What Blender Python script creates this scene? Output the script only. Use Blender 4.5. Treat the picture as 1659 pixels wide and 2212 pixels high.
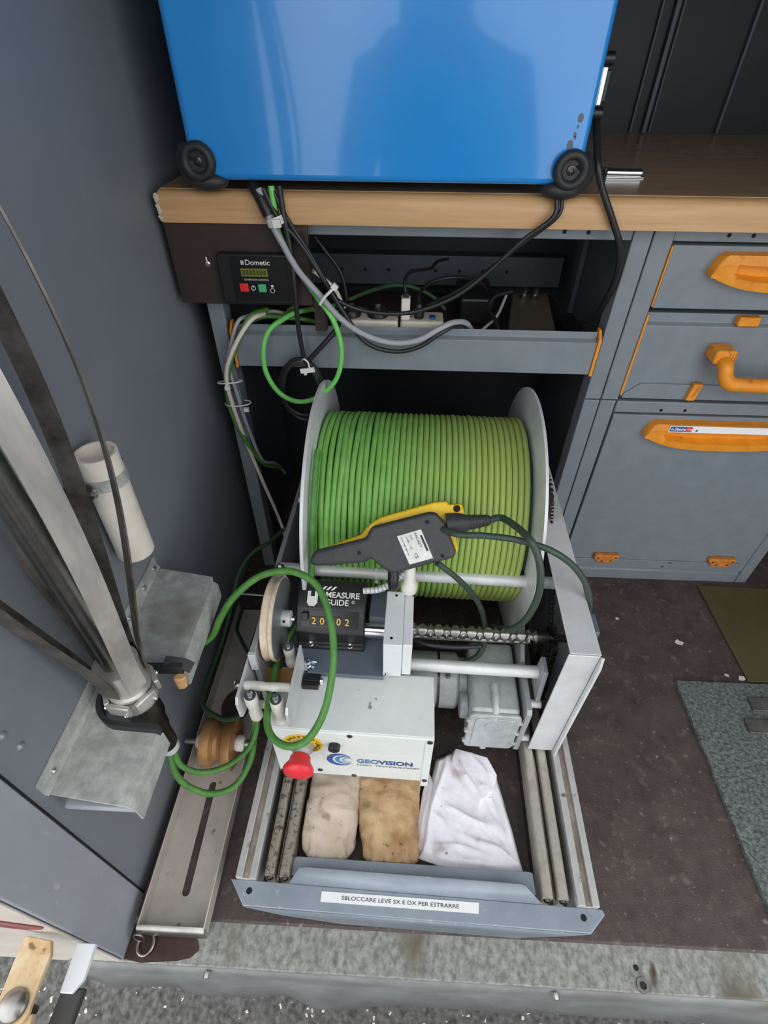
import bpy, bmesh, math, random
from mathutils import Vector, Matrix, noise
random.seed(7)
for o in list(bpy.data.objects): bpy.data.objects.remove(o)
SC = bpy.context.scene
COL = SC.collection
R = math.radians

# ------------------------------------------------------------------ camera
FPX = 1118.5                                   # focal length in pixels of a 1659 wide frame
PITCH, YAW, ROLL = R(42.24), R(2.28), R(0.41)
cam_d = bpy.data.cameras.new('camera'); cam = bpy.data.objects.new('camera', cam_d); COL.objects.link(cam)
cam_d.sensor_fit = 'HORIZONTAL'; cam_d.sensor_width = 36.0; cam_d.lens = FPX / 1659 * 36.0
cam_d.clip_start = 0.01
f = Vector((0, math.cos(PITCH), -math.sin(PITCH))); u = Vector((0, math.sin(PITCH), math.cos(PITCH))); x = Vector((1, 0, 0))
mz = Matrix.Rotation(YAW, 3, 'Z'); f, u, x = mz @ f, mz @ u, mz @ x
cr_, sr_ = math.cos(ROLL), math.sin(ROLL)
xa, ua = cr_ * x + sr_ * u, -sr_ * x + cr_ * u
cam.matrix_world = Matrix(((xa.x, ua.x, -f.x, 0), (xa.y, ua.y, -f.y, 0), (xa.z, ua.z, -f.z, 0.95), (0, 0, 0, 1)))
SC.camera = cam

# ------------------------------------------------------------------ sky light (bright overcast day outside the open door)
W = bpy.data.worlds.new('overcast_sky'); SC.world = W; W.use_nodes = True
bg = W.node_tree.nodes['Background']; bg.inputs[0].default_value = (0.96, 0.985, 1.0, 1); bg.inputs[1].default_value = 1.0
SC.view_settings.view_transform = 'Standard'; SC.view_settings.look = 'None'
SC.view_settings.exposure = 1.41; SC.view_settings.gamma = 1.0; SC.view_settings.use_curve_mapping = False

# ------------------------------------------------------------------ materials
def lin(c):
    c = c / 255.0
    return c / 12.92 if c <= 0.04045 else ((c + 0.055) / 1.055) ** 2.4
def rgb(c): return (lin(c[0]), lin(c[1]), lin(c[2]), 1)
MATS = {}
def mat(name, col, rough=0.5, metal=0.0, col2=None, scale=30, detail=4, lo=0.35, hi=0.65, bump=0.0, bscale=200, coat=0.0,
        stretch=(1, 1, 1), rvar=0.0, spots=None, spec=0.5, aniso=0):
    """procedural material: base colour, optional second colour mixed by noise, optional speckles, optional fine bump"""
    m = bpy.data.materials.new(name); m.use_nodes = True; nt = m.node_tree; b = nt.nodes['Principled BSDF']; N = nt.nodes.new; Lk = nt.links.new
    b.inputs['Roughness'].default_value = rough; b.inputs['Metallic'].default_value = metal
    b.inputs['Base Color'].default_value = rgb(col); b.inputs['Specular IOR Level'].default_value = spec
    if coat: b.inputs['Coat Weight'].default_value = coat; b.inputs['Coat Roughness'].default_value = 0.06
    tc = N('ShaderNodeTexCoord'); mp = N('ShaderNodeMapping'); mp.inputs['Scale'].default_value = stretch; Lk(tc.outputs['Object'], mp.inputs['Vector'])
    out = None
    if col2 is not None:
        nz = N('ShaderNodeTexNoise'); nz.inputs['Scale'].default_value = scale; nz.inputs['Detail'].default_value = detail; nz.inputs['Roughness'].default_value = 0.65
        Lk(mp.outputs[0], nz.inputs['Vector'])
        rp = N('ShaderNodeValToRGB'); rp.color_ramp.elements[0].position = lo; rp.color_ramp.elements[1].position = hi
        rp.color_ramp.elements[0].color = rgb(col); rp.color_ramp.elements[1].color = rgb(col2); Lk(nz.outputs['Fac'], rp.inputs[0]); out = rp.outputs[0]
        if rvar:
            mr = N('ShaderNodeMapRange'); mr.inputs[3].default_value = rough; mr.inputs[4].default_value = rough + rvar; Lk(nz.outputs['Fac'], mr.inputs[0]); Lk(mr.outputs[0], b.inputs['Roughness'])
    if spots:
        for (sc, c3, p0, p1) in spots:
            vz = N('ShaderNodeTexNoise'); vz.inputs['Scale'].default_value = sc; vz.inputs['Detail'].default_value = 2; Lk(mp.outputs[0], vz.inputs['Vector'])
            r2 = N('ShaderNodeMapRange'); r2.inputs[1].default_value = p0; r2.inputs[2].default_value = p1; Lk(vz.outputs['Fac'], r2.inputs[0])
            mx = N('ShaderNodeMixRGB'); mx.inputs[2].default_value = rgb(c3); Lk(r2.outputs[0], mx.inputs[0])
            if out is None: mx.inputs[1].default_value = rgb(col)
            else: Lk(out, mx.inputs[1])
            out = mx.outputs[0]
    if out is not None: Lk(out, b.inputs['Base Color'])
    if bump:
        bz = N('ShaderNodeTexNoise'); bz.inputs['Scale'].default_value = bscale; bz.inputs['Detail'].default_value = 3; Lk(mp.outputs[0], bz.inputs['Vector'])
        bp = N('ShaderNodeBump'); bp.inputs['Strength'].default_value = bump; bp.inputs['Distance'].default_value = 0.002; Lk(bz.outputs['Fac'], bp.inputs['Height']); Lk(bp.outputs[0], b.inputs['Normal'])
    MATS[name] = m; return m

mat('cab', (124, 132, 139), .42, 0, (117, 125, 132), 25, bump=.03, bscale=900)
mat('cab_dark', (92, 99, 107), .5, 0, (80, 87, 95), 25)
mat('wall_paint', (130, 135, 141), .5, 0, (123, 128, 135), 6, bump=.04, bscale=700)
mat('pillar_paint', (166, 170, 178), .42, 0, (152, 156, 164), 9, spots=[(60, (190, 188, 185), .68, .76)], stretch=(1, 1, .35))
mat('body_paint', (206, 200, 192), .5, 0, (190, 180, 170), 9, spots=[(30, (150, 120, 98), .70, .80)])
mat('black_wall', (38, 40, 44), .55, 0, (30, 32, 36), 8)
mat('ceiling', (120, 122, 124), .7)
mat('floor', (54, 44, 42), .55, 0, (90, 79, 74), 26, 10, .28, .78, bump=.35, bscale=420, spots=[(48, (112, 100, 94), .60, .82), (90, (140, 128, 121), .66, .80), (230, (150, 140, 132), .68, .80)], rvar=.25)
mat('galv', (162, 165, 160), .5, .15, (196, 198, 193), 55, 5, .38, .66, bump=.05, bscale=300, rvar=.2, spots=[(14, (128, 122, 110), .58, .76)])
mat('galv_sill', (112, 112, 106), .6, .1, (164, 165, 159), 120, 6, .36, .66, bump=.05, bscale=250, rvar=.15, spots=[(9, (98, 90, 76), .58, .74), (25, (78, 62, 48), .70, .78)], stretch=(1, .7, 1))
mat('galv_lip', (108, 110, 110), .5, .1, (132, 134, 134), 20, spots=[(10, (98, 96, 92), .55, .7)], stretch=(.6, 1, 1))
mat('wood_edge', (203, 163, 117), .45, 0, (186, 142, 96), 14, 6, .3, .7, stretch=(.5, 6, 9), bump=.03)
mat('laminate', (182, 146, 110), .2, 0, (160, 128, 96), 10, 6, .3, .7, stretch=(.6, 7, 1))
mat('chip', (196, 190, 182), .9)
mat('blue', (30, 140, 220), .26, 0, (26, 136, 216), 12, coat=.6)
mat('rubber', (38, 38, 40), .55, 0, (46, 46, 48), 60, bump=.05)
mat('black', (26, 26, 28), .4)
mat('black_gloss', (22, 22, 24), .25)
mat('charcoal', (52, 53, 56), .55, 0, (60, 61, 63), 80, bump=.1, bscale=800)
mat('black_void', (14, 14, 16), .8)
mat('chrome', (225, 226, 228), .16, 1)
mat('steel', (172, 170, 166), .28, 1, (130, 127, 122), 22, 5, .35, .7, rvar=.15)
mat('steel_dark', (96, 92, 88), .35, 1, (70, 66, 62), 30)
mat('stainless', (214, 208, 201), .38, .55, (165, 164, 163), 30, 3, stretch=(1, 1, .3), rvar=.12)
mat('spring_shaded', (150, 143, 135), .36, .8, (92, 86, 80), 25, 5, .35, .65, rvar=.12)  # shaded copy of the stainless, for bows that catch less sky
mat('alu', (222, 223, 225), .42, .25, (206, 207, 209), 18, 5, bump=.02, rvar=.12)
mat('alu_dull', (166, 168, 170), .48, .25, (158, 160, 163), 24, 5)
mat('alu_dirty', (190, 190, 188), .5, .2, (178, 177, 173), 35, 6, .35, .7, spots=[(60, (120, 110, 98), .66, .76)])
mat('slot_dirt', (128, 112, 98), .8, 0, (168, 156, 144), 30, 5)
mat('slide_dirty', (150, 142, 130), .5, .2, (74, 66, 58), 150, 6, .50, .64)
mat('slide_side', (66, 61, 57), .5, .4, (46, 42, 39), 80)
mat('slide_clean', (176, 170, 160), .5, .2, (160, 152, 140), 80, 6, .45, .65)
mat('tray_steel', (206, 199, 190), .45, .2, (180, 172, 162), 14, 6, .3, .7, rvar=.15, spots=[(50, (84, 74, 66), .67, .78)])
mat('plate_grey', (148, 157, 168), .36, 0, (134, 143, 154), 14, spots=[(90, (165, 172, 178), .68, .76)])
mat('brass', (190, 146, 98), .42, .45, (158, 112, 68), 30, 5, .3, .7, rvar=.15)
mat('cable_wound', (126, 182, 92), .55, 0, (110, 166, 78), 40, 4, bump=.06, bscale=900)
mat('cable_green', (84, 138, 62), .55, 0, (66, 116, 48), 60, 5, bump=.08, bscale=900)
mat('cable_bright', (116, 204, 104), .5, 0, (104, 192, 92), 30)
mat('cable_dark', (52, 88, 54), .6, 0, (40, 72, 44), 40)
mat('cable_pendant', (58, 74, 64), .5, 0, (48, 64, 54), 40)
mat('cable_black', (34, 34, 37), .42)
mat('cable_grey', (158, 160, 166), .5)
mat('cable_white', (216, 206, 196), .55)
mat('tie', (224, 224, 220), .45)
mat('plastic_white', (232, 228, 222), .45, 0, (216, 210, 202), 25)
mat('plastic_cream', (226, 219, 206), .45, 0, (204, 194, 178), 22)
mat('nylon', (226, 223, 216), .4, 0, (206, 202, 192), 30)
mat('pvc', (244, 236, 224), .42, 0, (230, 220, 206), 20)
mat('orange', (233, 150, 38), .48, 0, (220, 136, 32), 40, spots=[(50, (176, 110, 40), .66, .78)])
mat('orange_dirty', (214, 134, 44), .55, 0, (180, 104, 36), 90, 5)
mat('brown_board', (56, 41, 38), .55, 0, (48, 35, 33), 60)
mat('grey_paint', (226, 230, 227), .45, 0, (215, 219, 216), 14, spots=[(70, (150, 150, 146), .72, .78)])
mat('block_grey', (222, 225, 226), .42, 0, (212, 215, 217), 25)
mat('cast_grey', (182, 187, 187), .38, .15, (164, 169, 170), 60, 4, bump=.1, bscale=500)
mat('slate_plate', (98, 108, 120), .5, 0, (90, 100, 112), 20)
mat('counter_black', (32, 32, 34), .42, 0, (38, 38, 40), 100, bump=.05, bscale=900)
mat('print_white', (222, 222, 218), .6)
mat('print_yellow', (240, 190, 60), .5)
mat('print_dark', (40, 40, 44), .6)
mat('print_blue', (38, 82, 150), .5)
mat('print_blue_mid', (84, 134, 176), .5)
mat('print_blue_pale', (150, 176, 200), .5)
mat('paper', (238, 238, 238), .6)
mat('paper_grey', (226, 226, 226), .55, 0, (206, 204, 200), 60)
mat('red', (224, 48, 56), .42)
mat('red_btn', (222, 44, 44), .5)
mat('green_btn', (70, 178, 118), .5)
mat('lcd', (120, 122, 44), .3)
mat('lcd_dark', (70, 74, 30), .3)
mat('yellow', (238, 196, 30), .45, 0, (226, 182, 26), 40, spots=[(90, (130, 110, 40), .66, .76)])
mat('wheel_face', (140, 143, 144), .4, .5, (130, 133, 134), 20)
mat('wheel_rim', (222, 208, 188), .6, 0, (196, 172, 146), 40, 5)
mat('canvas_a', (214, 200, 184), .9, 0, (184, 162, 138), 18, 6, .35, .75, bump=.4, bscale=300, spots=[(38, (132, 110, 90), .60, .78), (110, (96, 78, 64), .68, .78)])
mat('canvas_b', (206, 178, 140), .9, 0, (160, 120, 80), 20, 6, .35, .66, bump=.4, bscale=300, spots=[(26, (104, 78, 54), .58, .78), (100, (70, 54, 42), .66, .78)])
mat('rag', (246, 243, 250), .9, 0, (228, 222, 230), 16, 5, .35, .75, bump=.15, bscale=500, spots=[(30, (168, 150, 146), .60, .82), (90, (140, 122, 116), .70, .80)])
mat('carpet', (66, 72, 71), 1, 0, (120, 128, 124), 170, 4, .36, .66, bump=1.0, bscale=260)
mat('plate_worn', (112, 110, 105), .45, .3, (84, 82, 79), 40, 5)
mat('olive', (84, 78, 48), .6, 0, (74, 68, 42), 10, 5)
mat('rust_puddle', (50, 30, 26), .4, 0, (70, 46, 36), 40)
mat('hinge_tan', (206, 186, 154), .55, 0, (190, 158, 112), 60, 5, .4, .62, spots=[(70, (120, 96, 62), .62, .72)])
mat('hinge_white', (222, 224, 230), .45)
mat('hinge_dark', (58, 57, 56), .6)
mat('red_lens', (130, 74, 74), .4)
mat('adapter', (74, 68, 58), .5, 0, (62, 56, 48), 40)

def asphalt():
    m = bpy.data.materials.new('asphalt'); m.use_nodes = True; nt = m.node_tree; b = nt.nodes['Principled BSDF']; N = nt.nodes.new; Lk = nt.links.new
    tc = N('ShaderNodeTexCoord'); n1 = N('ShaderNodeTexNoise'); n1.inputs['Scale'].default_value = 90; n1.inputs['Detail'].default_value = 6
    r1 = N('ShaderNodeValToRGB'); r1.color_ramp.elements[0].color = rgb((50, 49, 49)); r1.color_ramp.elements[1].color = rgb((104, 102, 99)); r1.color_ramp.elements[0].position = .3; r1.color_ramp.elements[1].position = .75
    v = N('ShaderNodeTexVoronoi'); v.inputs['Scale'].default_value = 95; v.inputs['Randomness'].default_value = 1
    sp = N('ShaderNodeSeparateColor'); r2 = N('ShaderNodeMath'); r2.operation = 'LESS_THAN'; r3 = N('ShaderNodeMath'); r3.operation = 'GREATER_THAN'; r3.inputs[1].default_value = .84; mu = N('ShaderNodeMath'); mu.operation = 'MULTIPLY'
    r2.inputs[1].default_value = .27
    mx = N('ShaderNodeMixRGB'); mx.inputs[2].default_value = rgb((196, 188, 175))
    Lk(tc.outputs['Object'], n1.inputs[0]); dn = N('ShaderNodeTexNoise'); dn.inputs['Scale'].default_value = 130; dm = N('ShaderNodeVectorMath'); dm.operation = 'SCALE'; dm.inputs['Scale'].default_value = .010; da = N('ShaderNodeVectorMath'); Lk(tc.outputs['Object'], dn.inputs[0]); Lk(dn.outputs['Color'], dm.inputs[0]); Lk(tc.outputs['Object'], da.inputs[0]); Lk(dm.outputs[0], da.inputs[1]); Lk(da.outputs[0], v.inputs['Vector']); Lk(n1.outputs['Fac'], r1.inputs[0]); Lk(v.outputs['Color'], sp.inputs[0]); Lk(sp.outputs[0], r3.inputs[0]); Lk(v.outputs['Distance'], r2.inputs[0])
    Lk(r2.outputs[0], mu.inputs[0]); Lk(r3.outputs[0], mu.inputs[1]); Lk(mu.outputs[0], mx.inputs[0]); Lk(r1.outputs[0], mx.inputs[1]); Lk(mx.outputs[0], b.inputs['Base Color'])
    b.inputs['Roughness'].default_value = .9
    v2 = N('ShaderNodeTexVoronoi'); v2.inputs['Scale'].default_value = 110; Lk(tc.outputs['Object'], v2.inputs['Vector'])
    bp = N('ShaderNodeBump'); bp.inputs['Strength'].default_value = 1; bp.inputs['Distance'].default_value = .004; bp.invert = True; Lk(v2.outputs['Distance'], bp.inputs['Height']); Lk(bp.outputs[0], b.inputs['Normal'])
    MATS['asphalt'] = m
asphalt()

# ------------------------------------------------------------------ geometry helpers
def frame(d):
    d = Vector(d).normalized(); a = Vector((0, 0, 1)) if abs(d.z) < .9 else Vector((1, 0, 0))
    e = a.cross(d).normalized(); return e, d.cross(e).normalized(), d
class G:
    def __init__(s): s.v, s.f = [], []
    def add(s, vs, fs):
        k = len(s.v); s.v += [Vector(p) for p in vs]; s.f += [[i + k for i in q] for q in fs]; return s
    def box(s, x0, x1, y0, y1, z0, z1):
        return s.add([(x0, y0, z0), (x1, y0, z0), (x1, y1, z0), (x0, y1, z0), (x0, y0, z1), (x1, y0, z1), (x1, y1, z1), (x0, y1, z1)],
                     [(0, 3, 2, 1), (4, 5, 6, 7), (0, 1, 5, 4), (1, 2, 6, 5), (2, 3, 7, 6), (3, 0, 4, 7)])
    def obox(s, c, ex, ey, ez, a, b, h):
        c = Vector(c); ex, ey, ez = Vector(ex).normalized() * a / 2, Vector(ey).normalized() * b / 2, Vector(ez).normalized() * h / 2
        return s.add([c - ex - ey - ez, c + ex - ey - ez, c + ex + ey - ez, c - ex + ey - ez, c - ex - ey + ez, c + ex - ey + ez, c + ex + ey + ez, c - ex + ey + ez],
                     [(0, 3, 2, 1), (4, 5, 6, 7), (0, 1, 5, 4), (1, 2, 6, 5), (2, 3, 7, 6), (3, 0, 4, 7)])
    def prism(s, pts, ax, a, b):
        mk = {'x': lambda p, t: (t, p[0], p[1]), 'y': lambda p, t: (p[0], t, p[1]), 'z': lambda p, t: (p[0], p[1], t)}[ax]
        n = len(pts); vs = [mk(p, a) for p in pts] + [mk(p, b) for p in pts]
        return s.add(vs, [tuple(range(n))[::-1], tuple(range(n, 2 * n))] + [(i, (i + 1) % n, n + (i + 1) % n, n + i) for i in range(n)])
    def oprism(s, pts, o, ex, ey, a, b):
        o, ex, ey = Vector(o), Vector(ex), Vector(ey); nn = ex.cross(ey); n = len(pts)
        vs = [o + ex * p[0] + ey * p[1] + nn * a for p in pts] + [o + ex * p[0] + ey * p[1] + nn * b for p in pts]
        return s.add(vs, [tuple(range(n))[::-1], tuple(range(n, 2 * n))] + [(i, (i + 1) % n, n + (i + 1) % n, n + i) for i in range(n)])
    def lathe(s, prof, o, ax, n=28):
        e1, e2, d = frame(ax); o = Vector(o); k = len(prof)
        vs = [o + d * h + (e1 * math.cos(2 * math.pi * i / n) + e2 * math.sin(2 * math.pi * i / n)) * r for i in range(n) for r, h in prof]
        fs = [(i * k + j, ((i + 1) % n) * k + j, ((i + 1) % n) * k + j + 1, i * k + j + 1) for i in range(n) for j in range(k - 1)]
        if prof[0][0] > 1e-6: fs.append([i * k for i in range(n)][::-1])
        if prof[-1][0] > 1e-6: fs.append([i * k + k - 1 for i in range(n)])
        return s.add(vs, fs)
    def cyl(s, p0, p1, r, r1=None, n=24):
        p0, p1 = Vector(p0), Vector(p1); return s.lathe([(r, 0), (r if r1 is None else r1, (p1 - p0).length)], p0, p1 - p0, n)
    def ring(s, p0, p1, ro, ri, n=32):
        p0, p1 = Vector(p0), Vector(p1); h = (p1 - p0).length; e1, e2, d = frame(p1 - p0); vs = []; fs = []
        pr = [(ri, 0), (ro, 0), (ro, h), (ri, h)]
        for i in range(n):
            a = 2 * math.pi * i / n
            vs += [p0 + d * q + (e1 * math.cos(a) + e2 * math.sin(a)) * r for r, q in pr]
        for i in range(n):
            j = (i + 1) % n
            fs += [(i * 4 + t, j * 4 + t, j * 4 + (t + 1) % 4, i * 4 + (t + 1) % 4) for t in range(4)]
        return s.add(vs, fs)
    def tube(s, path, r, n=10, closed=False):
        P = [Vector(p) for p in path]; m = len(P); T = []
        for i in range(m):
            a, b = (P[i - 1], P[(i + 1) % m]) if closed else (P[max(i - 1, 0)], P[min(i + 1, m - 1)])
            T.append((b - a).normalized())
        e, g, _ = frame(T[0]); vs = []
        for i in range(m):
            e = (e - T[i] * e.dot(T[i])).normalized(); g = T[i].cross(e); rr = r(i / (m - 1)) if callable(r) else r
            vs += [P[i] + (e * math.cos(2 * math.pi * k / n) + g * math.sin(2 * math.pi * k / n)) * rr for k in range(n)]
        fs = []
        for i in range(m if closed else m - 1):
            j = (i + 1) % m; fs += [(i * n + k, i * n + (k + 1) % n, j * n + (k + 1) % n, j * n + k) for k in range(n)]
        if not closed: fs += [tuple(range(n))[::-1], tuple(range((m - 1) * n, m * n))]
        return s.add(vs, fs)
    def ribbon(s, path, sides, w, t):
        """flat strip: path points, side (width) directions, width, thickness"""
        P = [Vector(p) for p in path]; m = len(P); vs = []
        for i in range(m):
            T = (P[min(i + 1, m - 1)] - P[max(i - 1, 0)]).normalized(); sd = Vector(sides[i]); sd = (sd - T * sd.dot(T)).normalized(); nn = T.cross(sd)
            vs += [P[i] - sd * w / 2 - nn * t / 2, P[i] + sd * w / 2 - nn * t / 2, P[i] + sd * w / 2 + nn * t / 2, P[i] - sd * w / 2 + nn * t / 2]
        fs = [(0, 1, 2, 3), tuple(range(4 * m - 4, 4 * m))[::-1]]
        for i in range(m - 1): fs += [(4 * i + k, 4 * i + 4 + k, 4 * i + 4 + (k + 1) % 4, 4 * i + (k + 1) % 4) for k in range(4)]
        return s.add(vs, fs)
    def grid(s, fn, nu, nv):
        vs = [fn(i / nu, j / nv) for i in range(nu + 1) for j in range(nv + 1)]
        return s.add(vs, [(i * (nv + 1) + j, (i + 1) * (nv + 1) + j, (i + 1) * (nv + 1) + j + 1, i * (nv + 1) + j + 1) for i in range(nu) for j in range(nv)])
    def sphere(s, c, r, n=16, m=10, sc=(1, 1, 1)):
        c = Vector(c); vs = [c + Vector((0, 0, r * sc[2]))]
        for j in range(1, m):
            for i in range(n):
                a, b = math.pi * j / m, 2 * math.pi * i / n; vs.append(c + Vector((r * sc[0] * math.sin(a) * math.cos(b), r * sc[1] * math.sin(a) * math.sin(b), r * sc[2] * math.cos(a))))
        vs.append(c - Vector((0, 0, r * sc[2]))); fs = [(0, 1 + i, 1 + (i + 1) % n) for i in range(n)]
        for j in range(m - 2): fs += [(1 + j * n + i, 1 + (j + 1) * n + i, 1 + (j + 1) * n + (i + 1) % n, 1 + j * n + (i + 1) % n) for i in range(n)]
        k = len(vs) - 1; fs += [(k, 1 + (m - 2) * n + (i + 1) % n, 1 + (m - 2) * n + i) for i in range(n)]
        return s.add(vs, fs)
    def build(s, name, material, parent=None, bevel=0, seg=2, smooth=35, label=None, cat=None, group=None, kind=None, solid=0, subd=0):
        me = bpy.data.meshes.new(name); off = Vector((0, 0, 0)); top = parent
        while top is not None and top.parent is not None: top = top.parent
        loc = Vector((0, 0, 0))
        if top is not None: off = OFF.get(top, off)
        else:
            xs, ys, zs = zip(*s.v); loc = off = Vector(((min(xs) + max(xs)) / 2, (min(ys) + max(ys)) / 2, min(zs)))
        me.from_pydata([p - off for p in s.v], [], s.f)
        bm = bmesh.new(); bm.from_mesh(me); bmesh.ops.remove_doubles(bm, verts=bm.verts, dist=1e-6); bmesh.ops.recalc_face_normals(bm, faces=bm.faces); bm.to_mesh(me); bm.free()
        me.materials.append(MATS[material])
        if smooth:
            me.polygons.foreach_set('use_smooth', [True] * len(me.polygons)); me.set_sharp_from_angle(angle=R(smooth))
        o = bpy.data.objects.new(name, me); COL.objects.link(o); o.location = loc
        if parent is not None: o.parent = parent; OWNER[o] = top
        if solid: md = o.modifiers.new('thick', 'SOLIDIFY'); md.thickness = solid; md.offset = 0
        if bevel: md = o.modifiers.new('bevel', 'BEVEL'); md.width = bevel; md.segments = seg; md.limit_method = 'ANGLE'; md.angle_limit = R(40)
        if subd: md = o.modifiers.new('sub', 'SUBSURF'); md.levels = subd; md.render_levels = subd
        if parent is None: OFF[o] = loc
        tag(o, label, cat, group, kind); return o
OFF, OWNER = {}, {}
def tag(o, label=None, cat=None, group=None, kind=None):
    if label: o['label'] = label
    if cat: o['category'] = cat
    if group: o['group'] = group
    if kind: o['kind'] = kind
def thing(name, label, cat, loc=(0, 0, 0), rotz=0, group=None, local=False):
    """an Empty at the thing's base; its parts are written in scene coordinates (or in its own when local)"""
    o = bpy.data.objects.new(name, None); COL.objects.link(o); o.empty_display_size = .05; o.location = loc; o.rotation_euler = (0, 0, R(rotz)); tag(o, label, cat, group)
    if not local: OFF[o] = Vector(loc)
    return o
def cr(pts, n=10):
    """Catmull-Rom samples through points"""
    P = [Vector(p) for p in pts]; P = [P[0] * 2 - P[1]] + P + [P[-1] * 2 - P[-2]]; o = []
    for i in range(1, len(P) - 2):
        for k in range(n):
            t = k / n; a, b, c, d = P[i - 1:i + 3]
            o.append(.5 * ((2 * b) + (c - a) * t + (2 * a - 5 * b + 4 * c - d) * t * t + (3 * b - a - 3 * c + d) * t ** 3))
    o.append(P[-2]); return o
def text(s, size, o, ex, ey, material, parent, name='lettering', bold=0.0, align='LEFT', sx=1.0, th=.0003, off=.0002):
    c = bpy.data.curves.new('t', 'FONT'); c.body = s; c.size = size; c.align_x = align; c.offset = bold * size; c.resolution_u = 3
    t = bpy.data.objects.new('t', c); COL.objects.link(t); bpy.context.view_layer.update()
    me = bpy.data.meshes.new_from_object(t.evaluated_get(bpy.context.evaluated_depsgraph_get())); bpy.data.objects.remove(t); bpy.data.curves.remove(c)
    g = G(); ex, ey = Vector(ex).normalized(), Vector(ey).normalized(); nn = ex.cross(ey); o = Vector(o)
    g.v = [o + ex * (v.co.x * sx) + ey * v.co.y + nn * off for v in me.vertices]; g.f = [list(p.vertices) for p in me.polygons]
    bpy.data.meshes.remove(me)
    return g.build(name, material, parent, smooth=0)
def rr(x0, x1, y0, y1, r, n=4):
    """rounded rectangle outline"""
    o = []
    for cx, cy, a in ((x1 - r, y1 - r, 0), (x0 + r, y1 - r, 90), (x0 + r, y0 + r, 180), (x1 - r, y0 + r, 270)):
        o += [(cx + r * math.cos(R(a + 90 * k / n)), cy + r * math.sin(R(a + 90 * k / n))) for k in range(n + 1)]
    return o
def disc(cx, cy, r, n=20, sy=1): return [(cx + r * math.cos(2 * math.pi * i / n), cy + sy * r * math.sin(2 * math.pi * i / n)) for i in range(n)]
mat('wall_rivet', (140, 146, 152), .3, .3)
# ================================================================== the van: floor, walls, sill, ground
def st(name, g, m, parent=None, **k): return g.build(name, m, parent, kind=None if parent else 'structure', **k)
st('ground', G().box(-4, 4, -5, .6, -.50, -.42), 'asphalt')
st('floor', G().box(-.366, 1.02, .146, 1.5, -.022, 0), 'floor', bevel=.004)
wl = st('wall_left', G().box(-.40, -.366, .176, 1.5, -.02, 1.8), 'wall_paint')
for y, z in ((.4567, .732), (.2072, .4324), (.454, .4524), (.2029, .4645), (.43, .30)):
    st('rivet', G().lathe([(.0050, 0), (.0045, .0016), (.0028, .003), (0, .0035)], (-.366, y, z), (1, 0, 0), 14), 'wall_rivet', wl)
st('trim_1', G().box(-.40, -.3645, .1005, .176, -.02, 1.8), 'pillar_paint', bevel=.002)
wb = st('wall_back', G().box(-.40, 1.02, 1.49, 1.52, .0, 1.8), 'black_wall')
for x0, x1, d in ((.494, .4985, .010), (.521, .530, .014), (.537, .5415, .008), (.686, .692, .012), (-.33, -.32, .01), (.30, .305, .01)):
    st('rib', G().box(x0, x1, 1.49 - d, 1.49, .80, 1.8), 'cab_dark', wb, bevel=.001)
st('wall_shade_header', G().box(-.40, 1.05, .10, .13, 1.40, 1.83), 'wall_paint')  # unseen header above the opening, added to cut light on the upper walls
st('seam', G().box(-.368, -.3640, .1752, .1775, 0, 1.8), 'black_void', wl)
st('wall_right', G().box(1.02, 1.05, .10, 1.52, -.02, 1.8), 'wall_paint')
st('ceiling', G().box(-.40, 1.05, .10, 1.52, 1.8, 1.83), 'ceiling')
# threshold: galvanised sheet with a ragged drip lip
sl = st('trim_2', G().prism([(.15, -.003), (.15, -.012), (.097, -.012), (.0970, -.010), (.0970, -.006), (.0985, -.003)], 'x', -.40, 1.02), 'galv_sill', smooth=25)
lipx = [(-.4568, .0859), (-.4394, .0862), (-.4113, .0797), (-.392, .079), (-.3452, .0816), (-.3069, .0829), (-.2911, .0774), (-.2662, .076), (-.2246, .0764), (-.1833, .0777), (-.1563, .081), (-.1389, .0807), (-.1207, .0755), (-.0993, .0696), (-.0718, .0683), (-.0381, .0718), (.0161, .0772), (.0842, .0778), (.1519, .0779), (.192, .0758), (.2262, .0793), (.3198, .0786), (.4195, .0788), (.5571, .0787), (1.02, .0787)]
lp = cr([(a, b, 0) for a, b in lipx], 4)
g = G(); n = len(lp); vs = []
for p in lp:
    vs += [(max(p.x, -.44), .0970, -.008), (p.x, .0915, -.03), (p.x, .0890, -.06), (p.x, p.y, -.10)]
g.add(vs, [(i * 4 + k, i * 4 + 4 + k, i * 4 + 5 + k, i * 4 + 1 + k) for i in range(n - 1) for k in range(3)])
st('drip_lip', g, 'galv_lip', sl, solid=.002)
def bolt(g, p, ax, r, h, n=6): return g.lathe([(r, 0), (r, h * .8), (r * .85, h)], p, ax, n)
g = G(); g.ring((.354, .1045, -.003), (.354, .1045, -.0005), .0085, .0045, 24); st('bolt_ring', g, 'steel', sl)
st('bolt_hole', G().cyl((.354, .1045, -.0032), (.354, .1045, -.0022), .0046), 'steel_dark', sl)
st('drill_hole', G().cyl((.3507, .1229, -.0032), (.3507, .1229, -.0024), .0035, n=14), 'black_void', sl)
for xx in (-.245, .2355): st('bolt', bolt(G(), (xx, .0925, -.012), (0, -1, 0), .005, .007), 'steel', sl)
st('rust_stain', G().prism([(-.364, .10), (-.34, .097), (-.315, .099), (-.29, .101), (-.272, .105), (-.262, .114), (-.266, .124), (-.28, .132), (-.30, .136), (-.364, .14)], 'z', -.003, -.0022), 'rust_puddle', sl)
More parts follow.
